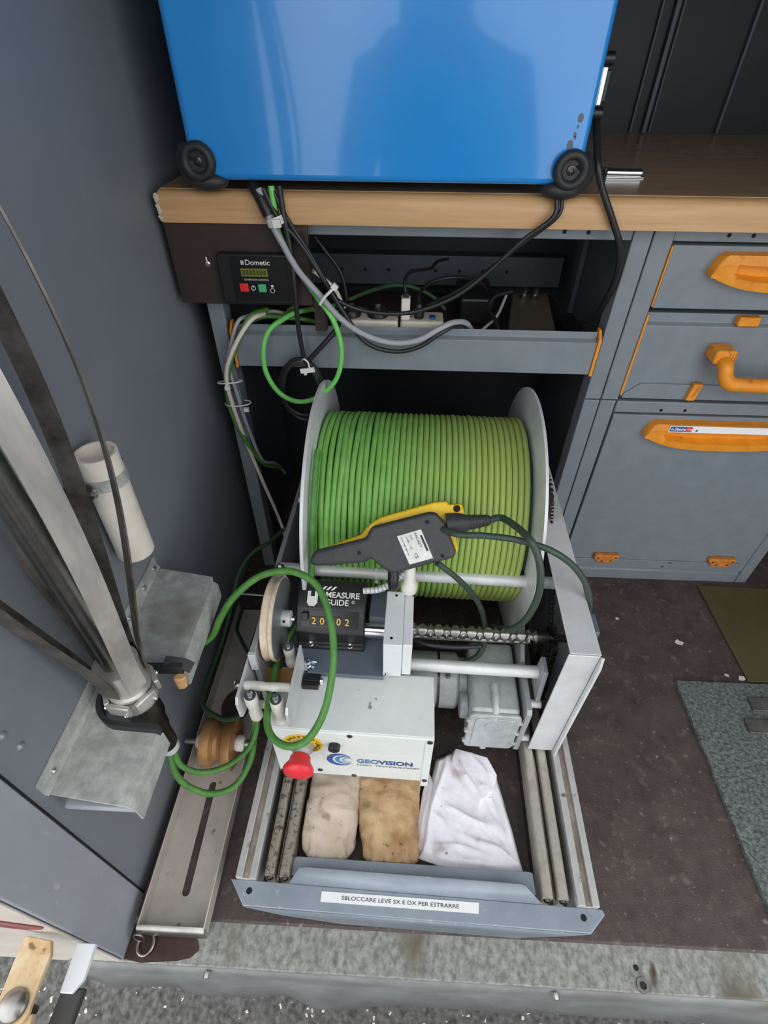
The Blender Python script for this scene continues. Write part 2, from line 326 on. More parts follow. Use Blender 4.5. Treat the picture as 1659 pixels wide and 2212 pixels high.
# outer body beside the opening
bp_ = st('trim_3', G().box(-1.3, -.3675, .0975, .0999, -.03, 1.8), 'body_paint', bevel=.004)
st('tail_lamp', G().prism([(-.62, .30), (-.48, .30), (-.40, .25), (-.37, .235), (-.39, .225), (-.48, .26), (-.62, .27)], 'y', .0945, .0976), 'red_lens', bp_, bevel=.002)

# ================================================================== modular racking
YF = .838                                                     # front plane of the modules
def holes(pts, y, parent, r=.003):
    for x, z in pts: G().cyl((x, y, z), (x, y - .0006, z), r, n=12).build('hole', 'black_void', parent)
sh = thing('shelving_unit', 'open grey steel shelving bay with one shelf above the cable winch', 'shelf', (.014, 1.02, 0))
for x0, x1 in ((-.325, -.299), (.325, .3525)):
    G().box(x0, x1, YF, YF + .036, 0, .4765).build('post', 'cab', sh, bevel=.0015)
    G().box(x0, x1, YF, YF + .036, .4785, .757).build('post', 'cab', sh, bevel=.0015)
tb = G().box(-.299, .325, YF + .003, YF + .03, .737, .757).build('top_beam', 'cab', sh, bevel=.0015)
holes(((.226, .7475), (.2605, .747)), YF + .003, tb)
G().box(-.325, .3525, 1.2, 1.204, 0, .757).build('back_panel', 'black_wall', sh)
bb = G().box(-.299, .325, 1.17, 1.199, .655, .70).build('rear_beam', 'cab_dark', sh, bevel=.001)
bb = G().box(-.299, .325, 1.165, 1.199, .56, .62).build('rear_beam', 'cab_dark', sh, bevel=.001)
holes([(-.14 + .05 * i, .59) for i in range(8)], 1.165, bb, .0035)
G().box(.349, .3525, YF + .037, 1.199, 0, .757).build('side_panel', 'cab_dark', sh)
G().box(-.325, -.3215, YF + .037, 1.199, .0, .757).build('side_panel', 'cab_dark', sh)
G().box(.338, .348, 1.10, 1.13, .50, .757).build('upright', 'cab_dark', sh, bevel=.001)
s_ = G().prism([(.829, .530), (.829, .586), (.838, .590), (.838, .601), (.8395, .601), (.8395, .5465), (1.16, .5465), (1.16, .530)], 'x', -.288, .315).build('shelf', 'cab', sh, bevel=.0008)
G().box(-.286, .313, .842, 1.158, .5466, .5474).build('shelf_liner', 'brown_board', s_)
for x0, x1 in ((-.2925, -.2885), (.3155, .3205)):
    G().prism([(.826, .528), (.826, .592), (.84, .604), (.85, .604), (.85, .528)], 'x', x0, x1).build('end_cap', 'orange', s_, bevel=.0008)

def grip(x0, x1, zt, zend, zb, y, parent):
    """moulded bow handle with a finger scoop"""
    g = G(); cxm = (x0 + x1) / 2; hw = (x1 - x0) / 2; NN = 36; vs = []
    for i in range(NN + 1):
        t = -1 + 2 * i / NN; X = cxm + hw * t; a = abs(t)
        low = zb + (zend - zb) * a ** 3.2
        if a > .93: top = zt - (a - .93) / .07 * (zt - zend) * .72
        else: top = zt
        sc = 0 if a > .74 else 1
        hgt = top - low
        prof = [(top, 0), (top - .001, -.016), (top - hgt * .28, -.019), (top - hgt * .34, -.019 + .014 * sc), (top - hgt * .62, -.017 + .013 * sc), (low + .010 * sc + hgt * .1, -.019), (low + .002, -.018), (low, 0)]
        vs += [(X, y + dy, z) for z, dy in prof]
    k = 8
    g.add(vs, [(i * k + j, (i + 1) * k + j, (i + 1) * k + j + 1, i * k + j + 1) for i in range(NN) for j in range(k - 1)] + [tuple(range(k)), tuple(range(NN * k, NN * k + k))])
    return g.build('handle', 'orange', parent, smooth=50)

XL, XR = .386, .800
dc = thing('drawer_cabinet', 'grey steel cabinet of two drawers with orange handles under the worktop', 'cabinet', (.593, 1.0, .479))
for x0, x1 in ((.3545, .3835), (.8015, .829)): G().box(x0, x1, YF, YF + .036, .4785, .757).build('post', 'cab', dc, bevel=.0015)
tb = G().box(.3835, .8015, YF + .003, YF + .03, .737, .757).build('top_beam', 'cab', dc, bevel=.0015)
holes(((.461, .7465), (.4955, .7465)), YF + .003, tb)
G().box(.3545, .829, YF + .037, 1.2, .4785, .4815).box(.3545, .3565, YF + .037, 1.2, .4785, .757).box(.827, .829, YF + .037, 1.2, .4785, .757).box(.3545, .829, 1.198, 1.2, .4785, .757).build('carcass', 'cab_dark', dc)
d1 = G().box(XL, XR, YF - .002, 1.15, .642, .7335).build('drawer', 'cab', dc, bevel=.0015)
G().box(XL - .0022, XL - .0004, YF - .003, YF + .02, .645, .732).build('side_trim', 'orange', d1)
grip(.447, .739, .7265, .694, .672, YF - .002, d1)
d2 = G().prism([(.838, .484), (.838, .614), (.846, .618), (.846, .632), (1.15, .632), (1.15, .484)], 'x', XL, XR).build('drawer', 'cab', dc, bevel=.001)
G().box(XL - .003, XL - .0002, YF - .003, YF + .02, .49, .632).build('side_trim', 'orange', d2)
G().prism([(XL + .002, .484), (XL + .002, .492), (XL + .026, .513), (XR - .026, .513), (XR - .002, .492), (XR - .002, .484)], 'y', .8345, .838).build('lower_panel', 'cab', d2, bevel=.001)
g = G(); hz = .538
g.tube(cr([(.516, .832, .572), (.517, .80, .566), (.521, .795, .552), (.531, .792, .540), (.55, .791, hz), (.593, .790, hz), (.636, .791, hz), (.655, .792, .540), (.665, .795, .552), (.669, .80, .566), (.670, .832, .572)], 8), .0115, 14)
hd = g.build('handle', 'orange', d2, smooth=60)
for s in (-1, 1):
    xm = .593 + s * .077
    G().prism(rr(xm - .017, xm + .017, .564, .588, .006), 'y', .806, .8385).build('handle_socket', 'orange', hd, bevel=.003)
    g = G()
    for q in range(3): g.box(xm - s * .010 - .002 + q * .005 - .004, xm - s * .010 + q * .005 - .004, .8050, .8062, .568, .584)
    g.build('vent_slot', 'orange_dirty', hd)
G().prism(rr(.5265, .560, .617, .632, .003), 'y', .832, .8465).build('slide_latch', 'orange', d2, bevel=.002)
sw = G().prism([(.4945, .487), (.5095, .487), (.5135, .5185), (.4985, .5185)], 'y', .826, .8345).build('lock_slot', 'orange', d2, bevel=.001)
G().prism([(.501, .493), (.505, .493), (.5095, .514), (.5055, .514)], 'y', .8255, .827).build('slot', 'orange_dirty', sw)

fc = thing('flap_cabinet', 'grey steel cupboard with wide orange bow handle and two orange bottom hinges', 'cabinet', (.593, 1.0, 0))
for x0, x1 in ((.3545, .3815), (.8035, .829)): G().box(x0, x1, YF, YF + .036, 0, .4765).build('post', 'cab', fc, bevel=.0015)
mb = G().box(.3835, .8015, YF - .001, YF + .03, .4535, .4765).build('cross_beam', 'cab', fc, bevel=.002)
holes(((.4655, .4605), (.508, .461)), YF - .001, mb)
G().lathe([(.0045, 0), (.004, .001), (0, .002)], (.690, YF - .001, .466), (0, -1, 0), 14).build('rivet', 'chrome', mb)
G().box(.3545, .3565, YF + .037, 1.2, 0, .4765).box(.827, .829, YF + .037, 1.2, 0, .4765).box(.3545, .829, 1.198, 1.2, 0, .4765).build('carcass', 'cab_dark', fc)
G().prism([(.838, 0), (.838, .030), (.845, .036), (.875, .036), (.875, 0)], 'x', .3835, .8015).build('plinth', 'cab', fc, bevel=.001)
dr = G().box(.385, .8005, YF - .002, YF + .03, .0395, .4500).build('flap_door', 'cab', fc, bevel=.0015)
G().box(.405, .785, YF - .005, YF - .002, .043, .070).build('bottom_strip', 'cab', dr, bevel=.001)
grip(.447, .739, .4425, .412, .386, YF - .002, dr)
for xa, xb in ((.4465, .504), (.7035, .765)):
    h_ = G().prism([(xa, .0825), (xa + .004, .0905), (xb - .002, .0905), (xb, .082), (xb - .014, .066), (xa + .012, .066)], 'y', YF - .014, YF - .0025).build('hinge', 'orange_dirty', dr, bevel=.002)
    for xs, zs in ((xa + .010, .082), (xb - .009, .084), (xa + .020, .073), (xb - .018, .074)): G().lathe([(.003, 0), (.0025, .001), (0, .0014)], (xs, YF - .014, zs), (0, -1, 0), 10).build('screw', 'steel', h_)
for xs, zs in ((.626, .066), (.613, .053)): G().lathe([(.0035, 0), (.003, .0012), (0, .002)], (xs, YF - .005, zs), (0, -1, 0), 12).build('screw', 'chrome', dr)
st_ = G().box(.483, .73, YF - .0214, YF - .0208, .4275, .4412).build('label_strip', 'paper', dr)
G().box(.4845, .513, YF - .0219, YF - .0214, .4295, .4395).build('badge', 'print_blue', st_)
G().box(.513, .5235, YF - .0219, YF - .0214, .4295, .4395).build('badge', 'red', st_)
text('n.Store', .0088, (.4862, YF - .0219, .4318), (1, 0, 0), (0, 0, 1), 'paper', st_, bold=.02)
text('Van', .0080, (.5142, YF - .0219, .4320), (1, 0, 0), (0, 0, 1), 'paper', st_)
G().prism([(.530, .4305), (.5345, .4305), (.5322, .4355)], 'y', YF - .0219, YF - .0214).build('warning_mark', 'print_dark', st_)

# ================================================================== worktop
wt = thing('worktop', 'long brown worktop with pale beech front edge over the cabinets', 'worktop', (.33, 1.15, .757))
G().prism([(.8085, .758), (.8085, .786), (.812, .794), (.820, .7965), (1.488, .7965), (1.488, .758)], 'x', -.350, 1.018).build('board', 'wood_edge', wt, smooth=50)
G().box(-.350, 1.018, .8255, 1.488, .7965, .7975).build('laminate', 'laminate', wt)
g = G()
for i in range(26):
    z = .7605 + i * .0013; r_ = random.uniform(.0012, .003); p = Vector((-.3505 - random.uniform(0, .002), .8075 + random.uniform(-.001, .003), z)); g.sphere(p, r_, 6, 4, (1.3, .8, 1))
g.build('chipped_edge', 'chip', wt, smooth=0)

# ================================================================== blue case
bc = thing('equipment_case', 'glossy blue metal equipment case with black rubber corner bumpers on the worktop', 'case', (-.035, 1.02, .7975))
cb = G().prism(rr(-.2895, .2195, .812, 1.36, .016, 5), 'y', .795, 1.235).build('shell', 'blue', bc, bevel=.008, seg=4, smooth=50)
def bumper(cx, cz, s):
    """rubber corner: dished round boss on the front face, with a foot below it"""
    g = G()
    g.lathe([(.0205, 0), (.0225, .006), (.022, .013), (.018, .0165), (.0135, .0155), (.011, .009), (.0, .0085)], (cx, .797, cz), (0, -1, 0), 32)
    b = g.build('bumper', 'rubber', bc, smooth=60)
    G().lathe([(.006, 0), (.0055, .002), (.003, .003), (.0025, .001), (0, .001)], (cx, .7885, cz), (0, -1, 0), 20).build('screw', 'steel_dark', b)
    g = G(); g.tube(cr([(cx + s * .012, .792, cz + .012), (cx + s * .021, .800, cz - .002), (cx + s * .018, .806, cz - .018), (cx - s * .004, .808, cz - .026)], 8), lambda t: .0115, 12)
    g.sphere((cx - s * .004, .804, cz - .0235), .0122, 14, 8, (2.3, 1.6, 1)); g.build('foot', 'rubber', b, smooth=60)
bumper(-.275, .8345, -1); bumper(.2035, .8305, 1)
for cx in (-.255, .185): G().lathe([(.016, 0), (.018, .004), (.014, .0148)], (cx, 1.20, .7977), (0, 0, 1), 20).build('rear_foot', 'rubber', bc)
G().box(-.2925, -.2896, .812, .822, .893, .926).build('latch', 'steel', bc, bevel=.001)
for s, xs in ((1, .2196),):
    lt = G().box(min(xs, xs + s * .008), max(xs, xs + s * .008), .806, .826, .893, .931).build('latch', 'chrome', bc, bevel=.002)
    for zc in (.937, .886):
        G().tube([(xs + s * .001, .816, zc), (xs + s * .006, .816, zc), (xs + s * .013, .816, zc)], .0068, 12).build('latch_pivot', 'black', lt)
    G().box(min(xs + s * .008, xs + s * .013), max(xs + s * .008, xs + s * .013), .812, .822, .897, .927).build('latch_lever', 'black', lt, bevel=.001)
# worn paint marks
pm = G()
for x_, z_, r_ in ((.2035, .883, .0035), (.2025, .8745, .0015), (.2005, .8665, .002), (.2015, .8635, .0015), (.197, .856, .004)): pm.prism(disc(x_, z_, r_, 8, 1.4), 'y', .7945, .7951)
pm.build('scuff', 'slate_plate', cb)

cl_ = thing('toggle_clasp', 'small shiny chrome clasp lying on the worktop beside the blue case', 'clasp', (.33, .965, .7975))
G().cyl((.300, .952, .8035), (.352, .952, .8035), .0055, n=18).build('pin', 'chrome', cl_)
G().prism([(.298, .9425), (.298, .985), (.318, .985), (.330, .962), (.355, .962), (.355, .9425)], 'z', .7976, .7995).build('base_plate', 'chrome', cl_, bevel=.0005)
G().box(.302, .318, .968, .98, .7995, .8065).build('catch', 'steel', cl_, bevel=.001)

# ================================================================== brown board with generator control panel
bb = thing('mounting_board', 'dark brown board hanging under the left end of the worktop', 'board', (-.25, .82, .642))
G().box(-.353, -.1455, .8135, .8225, .6425, .7575).build('panel', 'brown_board', bb, bevel=.0008)
G().box(-.1455, -.1275, .8145, .836, .601, .655).build('side_block', 'brown_board', bb, bevel=.0008)
for sx_, sz_ in ((-.162, .7485), (-.2995, .702)):
    G().lathe([(.0045, 0), (.004, .0015), (0, .0026)], (sx_, .8135, sz_), (0, -1, 0), 14).build('screw', 'chrome', bb)
G().cyl((-.2995, .8115, .704), (-.2995, .8105, .712), .0012, n=8).build('wire_stub', 'cable_white', bb)
cp = thing('generator_controller', 'black generator control panel with small olive display and red and green buttons', 'control panel', (-.225, .81, .647))
bz = G().prism(rr(-.2825, -.1695, .6470, .7205, .007), 'y', .8015, .8133).build('bezel', 'black', cp, bevel=.003)
G().prism(rr(-.262, -.1775, .6535, .7165, .003), 'y', .8003, .8016).build('face', 'black_gloss', cp)
YP = .8002
d_ = G().box(-.2475, -.2075, YP - .0006, YP + .0002, .6893, .7005).build('display', 'lcd', cp)
g = G()
for i in range(7): g.prism(rr(-.2452 + i * .0052, -.2412 + i * .0052, .6912, .6985, .0012, 2), 'y', YP - .0008, YP - .0006)
g.build('digit', 'lcd_dark', d_, smooth=0)
text('Dometic', .0105, (-.2395, YP, .7055), (1, 0, 0), (0, 0, 1), 'print_white', cp, bold=.01)
g = G()
for i in range(3): g.box(-.2455 + i * .0016, -.2445 + i * .0016, YP - .0004, YP, .7055, .7115)
g.build('logo', 'print_white', cp)
text('GENERATOR CONTROL', .0036, (-.2445, YP, .6835), (1, 0, 0), (0, 0, 1), 'print_white', cp, sx=.95)
G().box(-.2525, -.2395, YP - .0022, YP, .6672, .6795).build('red_button', 'red_btn', cp, bevel=.0008)
G().box(-.2245, -.2125, YP - .0022, YP, .6672, .6787).build('green_button', 'green_btn', cp, bevel=.0008)
g = G(); g.ring((-.2325, YP, .6725), (-.2325, YP - .0004, .6725), .0036, .0028, 18); g.box(-.2329, -.2321, YP - .0004, YP, .6725, .6755); g.build('power_mark', 'print_white', cp)
g = G(); g.ring((-.2035, YP, .6692), (-.2035, YP - .0004, .6692), .0036, .0029, 18); g.box(-.205, -.2015, YP - .0004, YP, .674, .6775); g.build('engine_mark', 'print_white', cp)
# ================================================================== things on the shelf
ZS = .5475
def strip(name, label, x0, x1, y0, y1, z0=ZS + .0005, h=.057):
    t = thing(name, label, 'power strip', ((x0 + x1) / 2, (y0 + y1) / 2, z0), group='power strips on the shelf')
    G().box(x0, x1, y0, y1, z0, z0 + h).build('housing', 'plastic_cream', t, bevel=.004, seg=3); return t
s1 = strip('power_strip', 'cream power strip with two black round plugs on the shelf', -.125, -.013, .853, .900)
for x_ in (-.094, -.048):
    p_ = G().lathe([(.018, 0), (.018, .006), (.015, .012), (.009, .015), (.007, .022), (0, .023)], (x_, .877, .6045), (0, 0, 1), 22).build('socket_insert', 'black', s1, smooth=50)
s2 = strip('power_strip', 'cream power strip with blue rocker switch beside the white charger', -.009, .064, .856, .902, h=.056)
G().box(.040, .050, .866, .880, .6035, .6075).build('rocker_switch', 'print_blue', s2, bevel=.001)
ch = thing('usb_charger', 'white upright charger plug standing in the shelf power strip', 'charger', (-.001, .86, .6045))
G().prism(rr(-.0085, .0065, .858, .878, .003), 'z', .6045, .640).build('body', 'plastic_white', ch, bevel=.002)
G().box(-.0055, .0035, .863, .873, .640, .647).build('connector', 'black', ch, bevel=.001)
pl_ = thing('black_plug', 'black mains plug with cable next to the blue switch', 'plug', (.022, .87, .6045))
G().lathe([(.008, 0), (.0085, .014), (.006, .020), (.004, .024), (0, .0242)], (.022, .872, .6045), (0, 0, 1), 16).build('body', 'black', pl_, smooth=50)
ad = thing('power_adapter', 'dusty dark box with two small connectors lying at the right of the shelf', 'adapter', (.213, .92, ZS))
G().add([(.172, .85, ZS + .002), (.252, .85, ZS + .002), (.262, 1.0, ZS + .002), (.196, 1.0, ZS + .002), (.172, .85, .592), (.252, .85, .592), (.262, 1.0, .606), (.196, 1.0, .606)], [(0, 3, 2, 1), (4, 5, 6, 7), (0, 1, 5, 4), (1, 2, 6, 5), (2, 3, 7, 6), (3, 0, 4, 7)]).build('case', 'adapter', ad, bevel=.003)
for x_ in (.212, .232): G().lathe([(.006, 0), (.006, .012), (.0045, .012), (.0045, .022), (0, .0225)], (x_, .975, .603), (.1, -.35, .9), 14).build('connector', 'steel', ad)
rb = G().box(.285, .316, .85, .99, ZS + .001, .575); rb.build('cable_cover', 'black', bevel=.006, seg=3, label='black slim block at the right end of the shelf', cat='block')
G().box(.10, .165, .98, 1.10, ZS + .001, .60).build('black_box', 'black', bevel=.006, seg=3, label='dull black box at the back of the shelf behind the loose cables', cat='box')

def cable(name, label, pts, r, m, n=8, seg=10, group=None, cat='cable'):
    return G().tube(cr(pts, n), r, seg).build(name, m, label=label, cat=cat, group=group, smooth=80)
GREY = [(-0.204, 0.800, 0.803), (-0.191, 0.793, 0.765), (-0.178, 0.792, 0.737), (-0.160, 0.792, 0.702), (-0.132, 0.792, 0.668), (-0.102, 0.796, 0.631), (-0.064, 0.803, 0.602), (-0.019, 0.808, 0.588), (0.022, 0.808, 0.594), (0.055, 0.812, 0.612), (0.077, 0.825, 0.6165), (0.101, 0.850, 0.605), (0.124, 0.880, 0.568), (.14, .91, .556)]
cable('signal_cable', 'thick grey cable running from the blue case down onto the shelf', GREY, .0048, 'cable_grey')
cable('black_cable', 'black cord following the grey cable across the shelf front', [(-0.198, 0.800, 0.803), (-0.182, 0.797, 0.770), (-0.155, 0.797, 0.738), (-0.125, 0.800, 0.688), (-0.098, 0.800, 0.641), (-0.064, 0.802, 0.591), (-0.018, 0.806, 0.574), (0.023, 0.808, 0.582), (0.055, 0.810, 0.604), (0.081, 0.826, 0.611), (0.105, 0.855, 0.592), (.12, .88, .556)], .0036, 'cable_black')
cable('black_cable', 'black cord drooping from the right bumper to the white cable tie', [(0.196, 0.800, 0.797), (0.194, 0.7955, 0.775), (0.160, 0.800, 0.745), (0.119, 0.806, 0.701), (0.075, 0.808, 0.664), (0.020, 0.810, 0.640), (-0.027, 0.811, 0.634), (-0.074, 0.810, 0.640), (-0.112, 0.803, 0.660), (-0.120, 0.800, 0.680), (-0.143, 0.800, 0.724), (-0.170, 0.800, 0.768), (-.185, .801, .80)], .0033, 'cable_black')
cable('black_cable', 'thin black cord from the right bumper into the shelf behind', [(0.203, 0.800, 0.797), (0.200, 0.7965, 0.776), (0.166, 0.806, 0.743), (0.124, 0.815, 0.704), (0.083, 0.828, 0.668), (0.046, 0.850, 0.640), (.03, .875, .622)], .0026, 'cable_black')
cable('black_cable', 'black cord hanging at the right of the blue case into the shelf corner', [(0.238, 0.860, 0.885), (0.238, 0.830, 0.859), (0.240, 0.803, 0.834), (0.252, 0.800, 0.808), (0.274, 0.799, 0.775), (0.296, 0.803, 0.740), (0.310, 0.818, 0.700), (0.317, 0.850, 0.654), (0.316, 0.880, 0.612), (0.3, 0.91, 0.583)], .0046, 'cable_black')
GRN = [(-0.187, 0.802, 0.806), (-0.186, 0.800, 0.786), (-0.185, 0.802, 0.751), (-0.1655, 0.804, 0.704), (-0.1395, 0.803, 0.664), (-0.113, 0.794, 0.628), (-0.102, 0.790, 0.583), (-0.112, 0.790, 0.533), (-0.144, 0.790, 0.497), (-0.182, 0.790, 0.485), (-0.214, 0.790, 0.502), (-0.231, 0.790, 0.540), (-0.230, 0.793, 0.579), (-0.219, 0.803, 0.606), (-0.198, 0.822, 0.617), (-0.179, 0.845, 0.620), (-0.147, 0.885, 0.612), (-.11, .93, .60), (-.07, .97, .575)]
cable('earth_cable', 'bright green cable hanging in one big loop in front of the shelf', GRN, .0043, 'cable_bright')
cable('black_cable', 'straight black cord hanging past the control panel to the tied coil', [(-0.176, 0.802, 0.806), (-0.173, 0.797, 0.770), (-0.1685, 0.794, 0.728), (-0.1675, 0.7905, 0.677), (-0.169, 0.795, 0.615), (-0.167, 0.800, 0.568), (-0.164, 0.803, 0.551)], .0038, 'cable_black')
cable('black_cable', 'black cord curving from the shelf edge down to the tied coil', [(-0.107, 0.86, 0.625), (-0.106, 0.84, 0.620), (-0.110, 0.818, 0.608), (-0.128, 0.808, 0.588), (-0.155, 0.806, 0.560), (-0.163, 0.806, 0.549)], .0042, 'cable_black')
cable('cable_sleeve', 'short black sleeve wrapping the cables where they leave the blue case', [(-.214, .812, .806), (-.206, .803, .797), (-.198, .797, .783), (-.193, .7945, .772)], .0085, 'black')
# hanging coil
co = thing('cord_coil', 'hanging coil of black cord tied with a white cable tie', 'cord', (-.178, .805, .44))
for k in range(5):
    g = G(); rx, rz = .033 + .003 * (k % 3), .050 + .0022 * k; cxk, czk = -.178 + .0018 * (k % 2), .500 - .001 * k
    g.tube([(cxk + rx * math.cos(R(a)) * (1 - .12 * math.sin(R(a))), .804 + .0055 * (k % 3) + .002 * math.sin(R(2 * a)), czk + rz * math.sin(R(a))) for a in range(0, 360, 9)], .0038, 8, closed=True); g.build('turn', 'cable_black', co, smooth=80)
tg = G(); tg.obox((-.162, .797, .541), (1, 0, .15), (0, 1, 0), (-.15, 0, 1), .024, .003, .008); tg.tube(cr([(-.158, .798, .544), (-.160, .796, .556), (-.166, .797, .561), (-.170, .803, .556)], 6), .0016, 6); tg.sphere((-.166, .796, .535), .003, 8, 6); tg.build('cable_tie', 'tie', co)
# bundle on the left post
cable('white_wire', 'cream wire tied to the left shelf post, in front of the green one', [(-0.235, 0.850, 0.614), (-0.251, 0.832, 0.6125), (-0.270, 0.815, 0.593), (-0.291, 0.810, 0.560), (-0.308, 0.815, 0.523), (-0.313, 0.820, 0.480), (-0.309, 0.827, 0.413), (-0.300, 0.832, 0.339), (-0.287, 0.836, 0.259), (-0.270, 0.85, 0.133), (-.265, .86, .03)], .0038, 'cable_white')
cable('white_wire', 'pale grey wire left of the green one along the shelf post', [(-0.259, 0.850, 0.611), (-0.276, 0.832, 0.6075), (-0.290, 0.820, 0.576), (-0.304, 0.822, 0.534), (-0.302, 0.829, 0.475), (-0.296, 0.832, 0.406), (-0.286, 0.85, 0.313), (-0.275, 0.90, 0.266), (-.27, .95, .2)], .0034, 'cable_grey')
cable('green_wire', 'mid green wire tied to the left shelf post', [(-0.232, 0.86, 0.618), (-0.256, 0.834, 0.6145), (-0.279, 0.817, 0.579), (-0.300, 0.818, 0.537), (-0.3185, 0.826, 0.480), (-0.318, 0.830, 0.424), (-0.300, 0.830, 0.361), (-0.285, 0.86, 0.293), (-.27, .92, .24)], .0044, 'cable_green')
for (c, rx, rz_, lb) in (((-.311, .832, .497), .022, .010, 'thin white cable tie, upper of two round the post wires'), ((-.307, .838, .450), .024, .006, 'thin white cable tie, lower of two round the post wires')):
    g = G(); g.tube([(c[0] + rx * math.cos(R(a)), c[1] + .017 * math.sin(R(a)), c[2] + rz_ * math.cos(R(a + 70)) * .6) for a in range(0, 360, 15)], .0013, 6, closed=True)
    hx = c[0] + (.020 if 'lower' in lb else .0); g.obox((hx, c[1] - .019, c[2] - .002), (1, 0, 0), (0, 1, 0), (0, 0, 1), .009, .005, .007)
    g.build('cable_tie', 'tie', label=lb, cat='cable tie', group='white cable ties')
g = G(); g.ring((-.187, .797, .770), (-.184, .7965, .760), .0125, .0105, 20); g.obox((-.181, .7835, .765), (1, 0, .1), (0, 1, 0), (-.1, 0, 1), .011, .005, .010); g.build('cable_tie', 'tie', label='white cable tie gathering the cables under the blue case', cat='cable tie', group='white cable ties')
g = G(); g.tube(cr([(-.130, .781, .657), (-.122, .780, .668), (-.112, .783, .677), (-.108, .792, .679)], 6), .0022, 8); g.obox((-.107, .788, .681), (1, 0, 1), (0, 1, 0), (-1, 0, 1), .008, .006, .009); g.build('cable_tie', 'tie', label='white cable tie where the green cable leaves the grey one', cat='cable tie', group='white cable ties')
# loose wires deep on the shelf
cable('white_wire', 'short cream wire arching behind the cable tie', [(-0.147, 0.845, 0.685), (-0.133, 0.860, 0.668), (-0.117, 0.868, 0.649), (-0.108, 0.872, 0.627), (-0.101, 0.874, 0.611)], .0034, 'cable_white')
cable('green_wire', 'dark green wire arching over the power strips', [(-.150, .905, .592), (-0.132, 0.905, 0.602), (-0.089, 0.935, 0.615), (-0.042, 0.98, 0.617), (0.001, 1.000, 0.613), (0.045, 1.000, 0.597), (.075, 1.0, .57)], .0038, 'cable_dark')
cable('black_cable', 'thin black cord rising from the white charger', [(-0.001, 0.868, 0.646), (-0.004, 0.878, 0.660), (0.002, 0.900, 0.667), (0.019, 0.930, 0.663), (0.041, 0.970, 0.654), (0.054, 1.000, 0.657), (.075, 1.04, .65)], .0028, 'cable_black')
cable('black_cable', 'black cord arching from the plug beside the blue switch', [(0.022, 0.872, 0.628), (0.021, 0.885, 0.637), (0.032, 0.910, 0.644), (0.056, 0.930, 0.649), (0.097, 0.950, 0.646), (0.136, 0.985, 0.625), (.15, 1.0, .606)], .0033, 'cable_black')
cable('black_cable', 'black cord bent in front of the dusty adapter', [(0.190, 0.968, 0.618), (0.158, 0.950, 0.615), (0.145, 0.930, 0.600), (0.156, 0.900, 0.592), (0.163, 0.870, 0.572), (.160, .855, .556)], .0036, 'cable_black')
cable('white_wire', 'thin grey wire lying left of the adapter', [(0.180, 0.965, 0.612), (0.160, 0.92, 0.590), (0.132, 0.895, 0.573), (0.115, 0.870, 0.557)], .0026, 'cable_grey')
cable('black_cable', 'black cord standing behind the cream wire on the shelf', [(-.150, .90, .720), (-.135, .90, .700), (-.112, .905, .665), (-.104, .905, .625), (-.104, .905, .57)], .0034, 'cable_black')
cable('green_wire', 'short green wire end lying under the control panel', [(-.21, .858, .600), (-.19, .856, .622), (-.165, .86, .636), (-.15, .88, .638)], .0042, 'cable_green')

cable('green_wire', 'green wire lying along the shelf behind its lip at left', [(-.262, .850, .600), (-.235, .852, .609), (-.20, .856, .606), (-.165, .862, .600), (-.135, .875, .585)], .0040, 'cable_green')
cable('white_wire', 'cream wire lying behind the shelf lip under the control panel', [(-.250, .862, .605), (-.225, .866, .612), (-.195, .870, .604), (-.16, .878, .590)], .0034, 'cable_white')
# ================================================================== floor coverings and scraps
cp_ = G(); NX, NY = 34, 60
def cpt(i, j):
    x_, y_ = .564 + (1.0 - .564) * i, .17 + (.566 - .17) * j
    wob = .0014 * noise.noise(Vector((x_ * 40, y_ * 60, 0)))
    return (x_ + (wob if i == 0 else 0), y_ + (wob if j in (0, 1) else 0), .0075 + .0012 * noise.noise(Vector((x_ * 150, y_ * 150, 1))))
cp_.grid(cpt, NX, NY)
base = [cpt(0, j / NY) for j in range(NY + 1)]
cp_.add([(p[0], p[1], p[2]) for p in base] + [(p[0] - .0005, p[1], .0005) for p in base], [(j, j + 1, NY + 2 + j, NY + 1 + j) for j in range(NY)])
top_ = [cpt(i / NX, 1) for i in range(NX + 1)]
cp_.add([(p[0], p[1], p[2]) for p in top_] + [(p[0], p[1], .0005) for p in top_], [(j, j + 1, NX + 2 + j, NX + 1 + j) for j in range(NX)])
cp_.build('carpet_mat', 'carpet', label='grey speckled carpet mat on the brown floor at right', cat='carpet', smooth=60)
G().prism([(.708, .819), (.711, .572), (1.0, .572), (1.0, .819)], 'z', .0004, .006).build('rubber_mat', 'olive', bevel=.001, label='olive green mat on the floor in front of the cupboard', cat='mat')
for (x0, y0, lb) in ((.686, .506, 'dark metal plate on the grey carpet, farther of two'), (.659, .462, 'dark metal plate on the grey carpet, nearer of two')):
    G().prism([(x0, y0), (x0 + .13, y0 - .002), (x0 + .13, y0 + .026), (x0 + .002, y0 + .028)], 'z', .0085, .0135).build('metal_plate', 'plate_worn', bevel=.0012, label=lb, cat='plate', group='metal plates on the carpet')
def scrap(x_, y_, r_, lb, m='chip', seed=0, z0=.0004):
    rnd = random.Random(seed); pts = [(x_ + r_ * (.5 + .7 * rnd.random()) * math.cos(R(a)) * 1.3, y_ + r_ * (.5 + .7 * rnd.random()) * math.sin(R(a))) for a in range(0, 360, 45)]
    G().prism(pts, 'z', z0, z0 + .002).build('scrap', m, label=lb, cat='scrap', group='scraps on the floor', smooth=0)
scrap(.493, .717, .004, 'tiny pale ring-like scrap on the floor near the winch guard', seed=1)
scrap(.607, .661, .007, 'pale peach paper scrap in the middle of the brown floor', 'cable_white', seed=2)
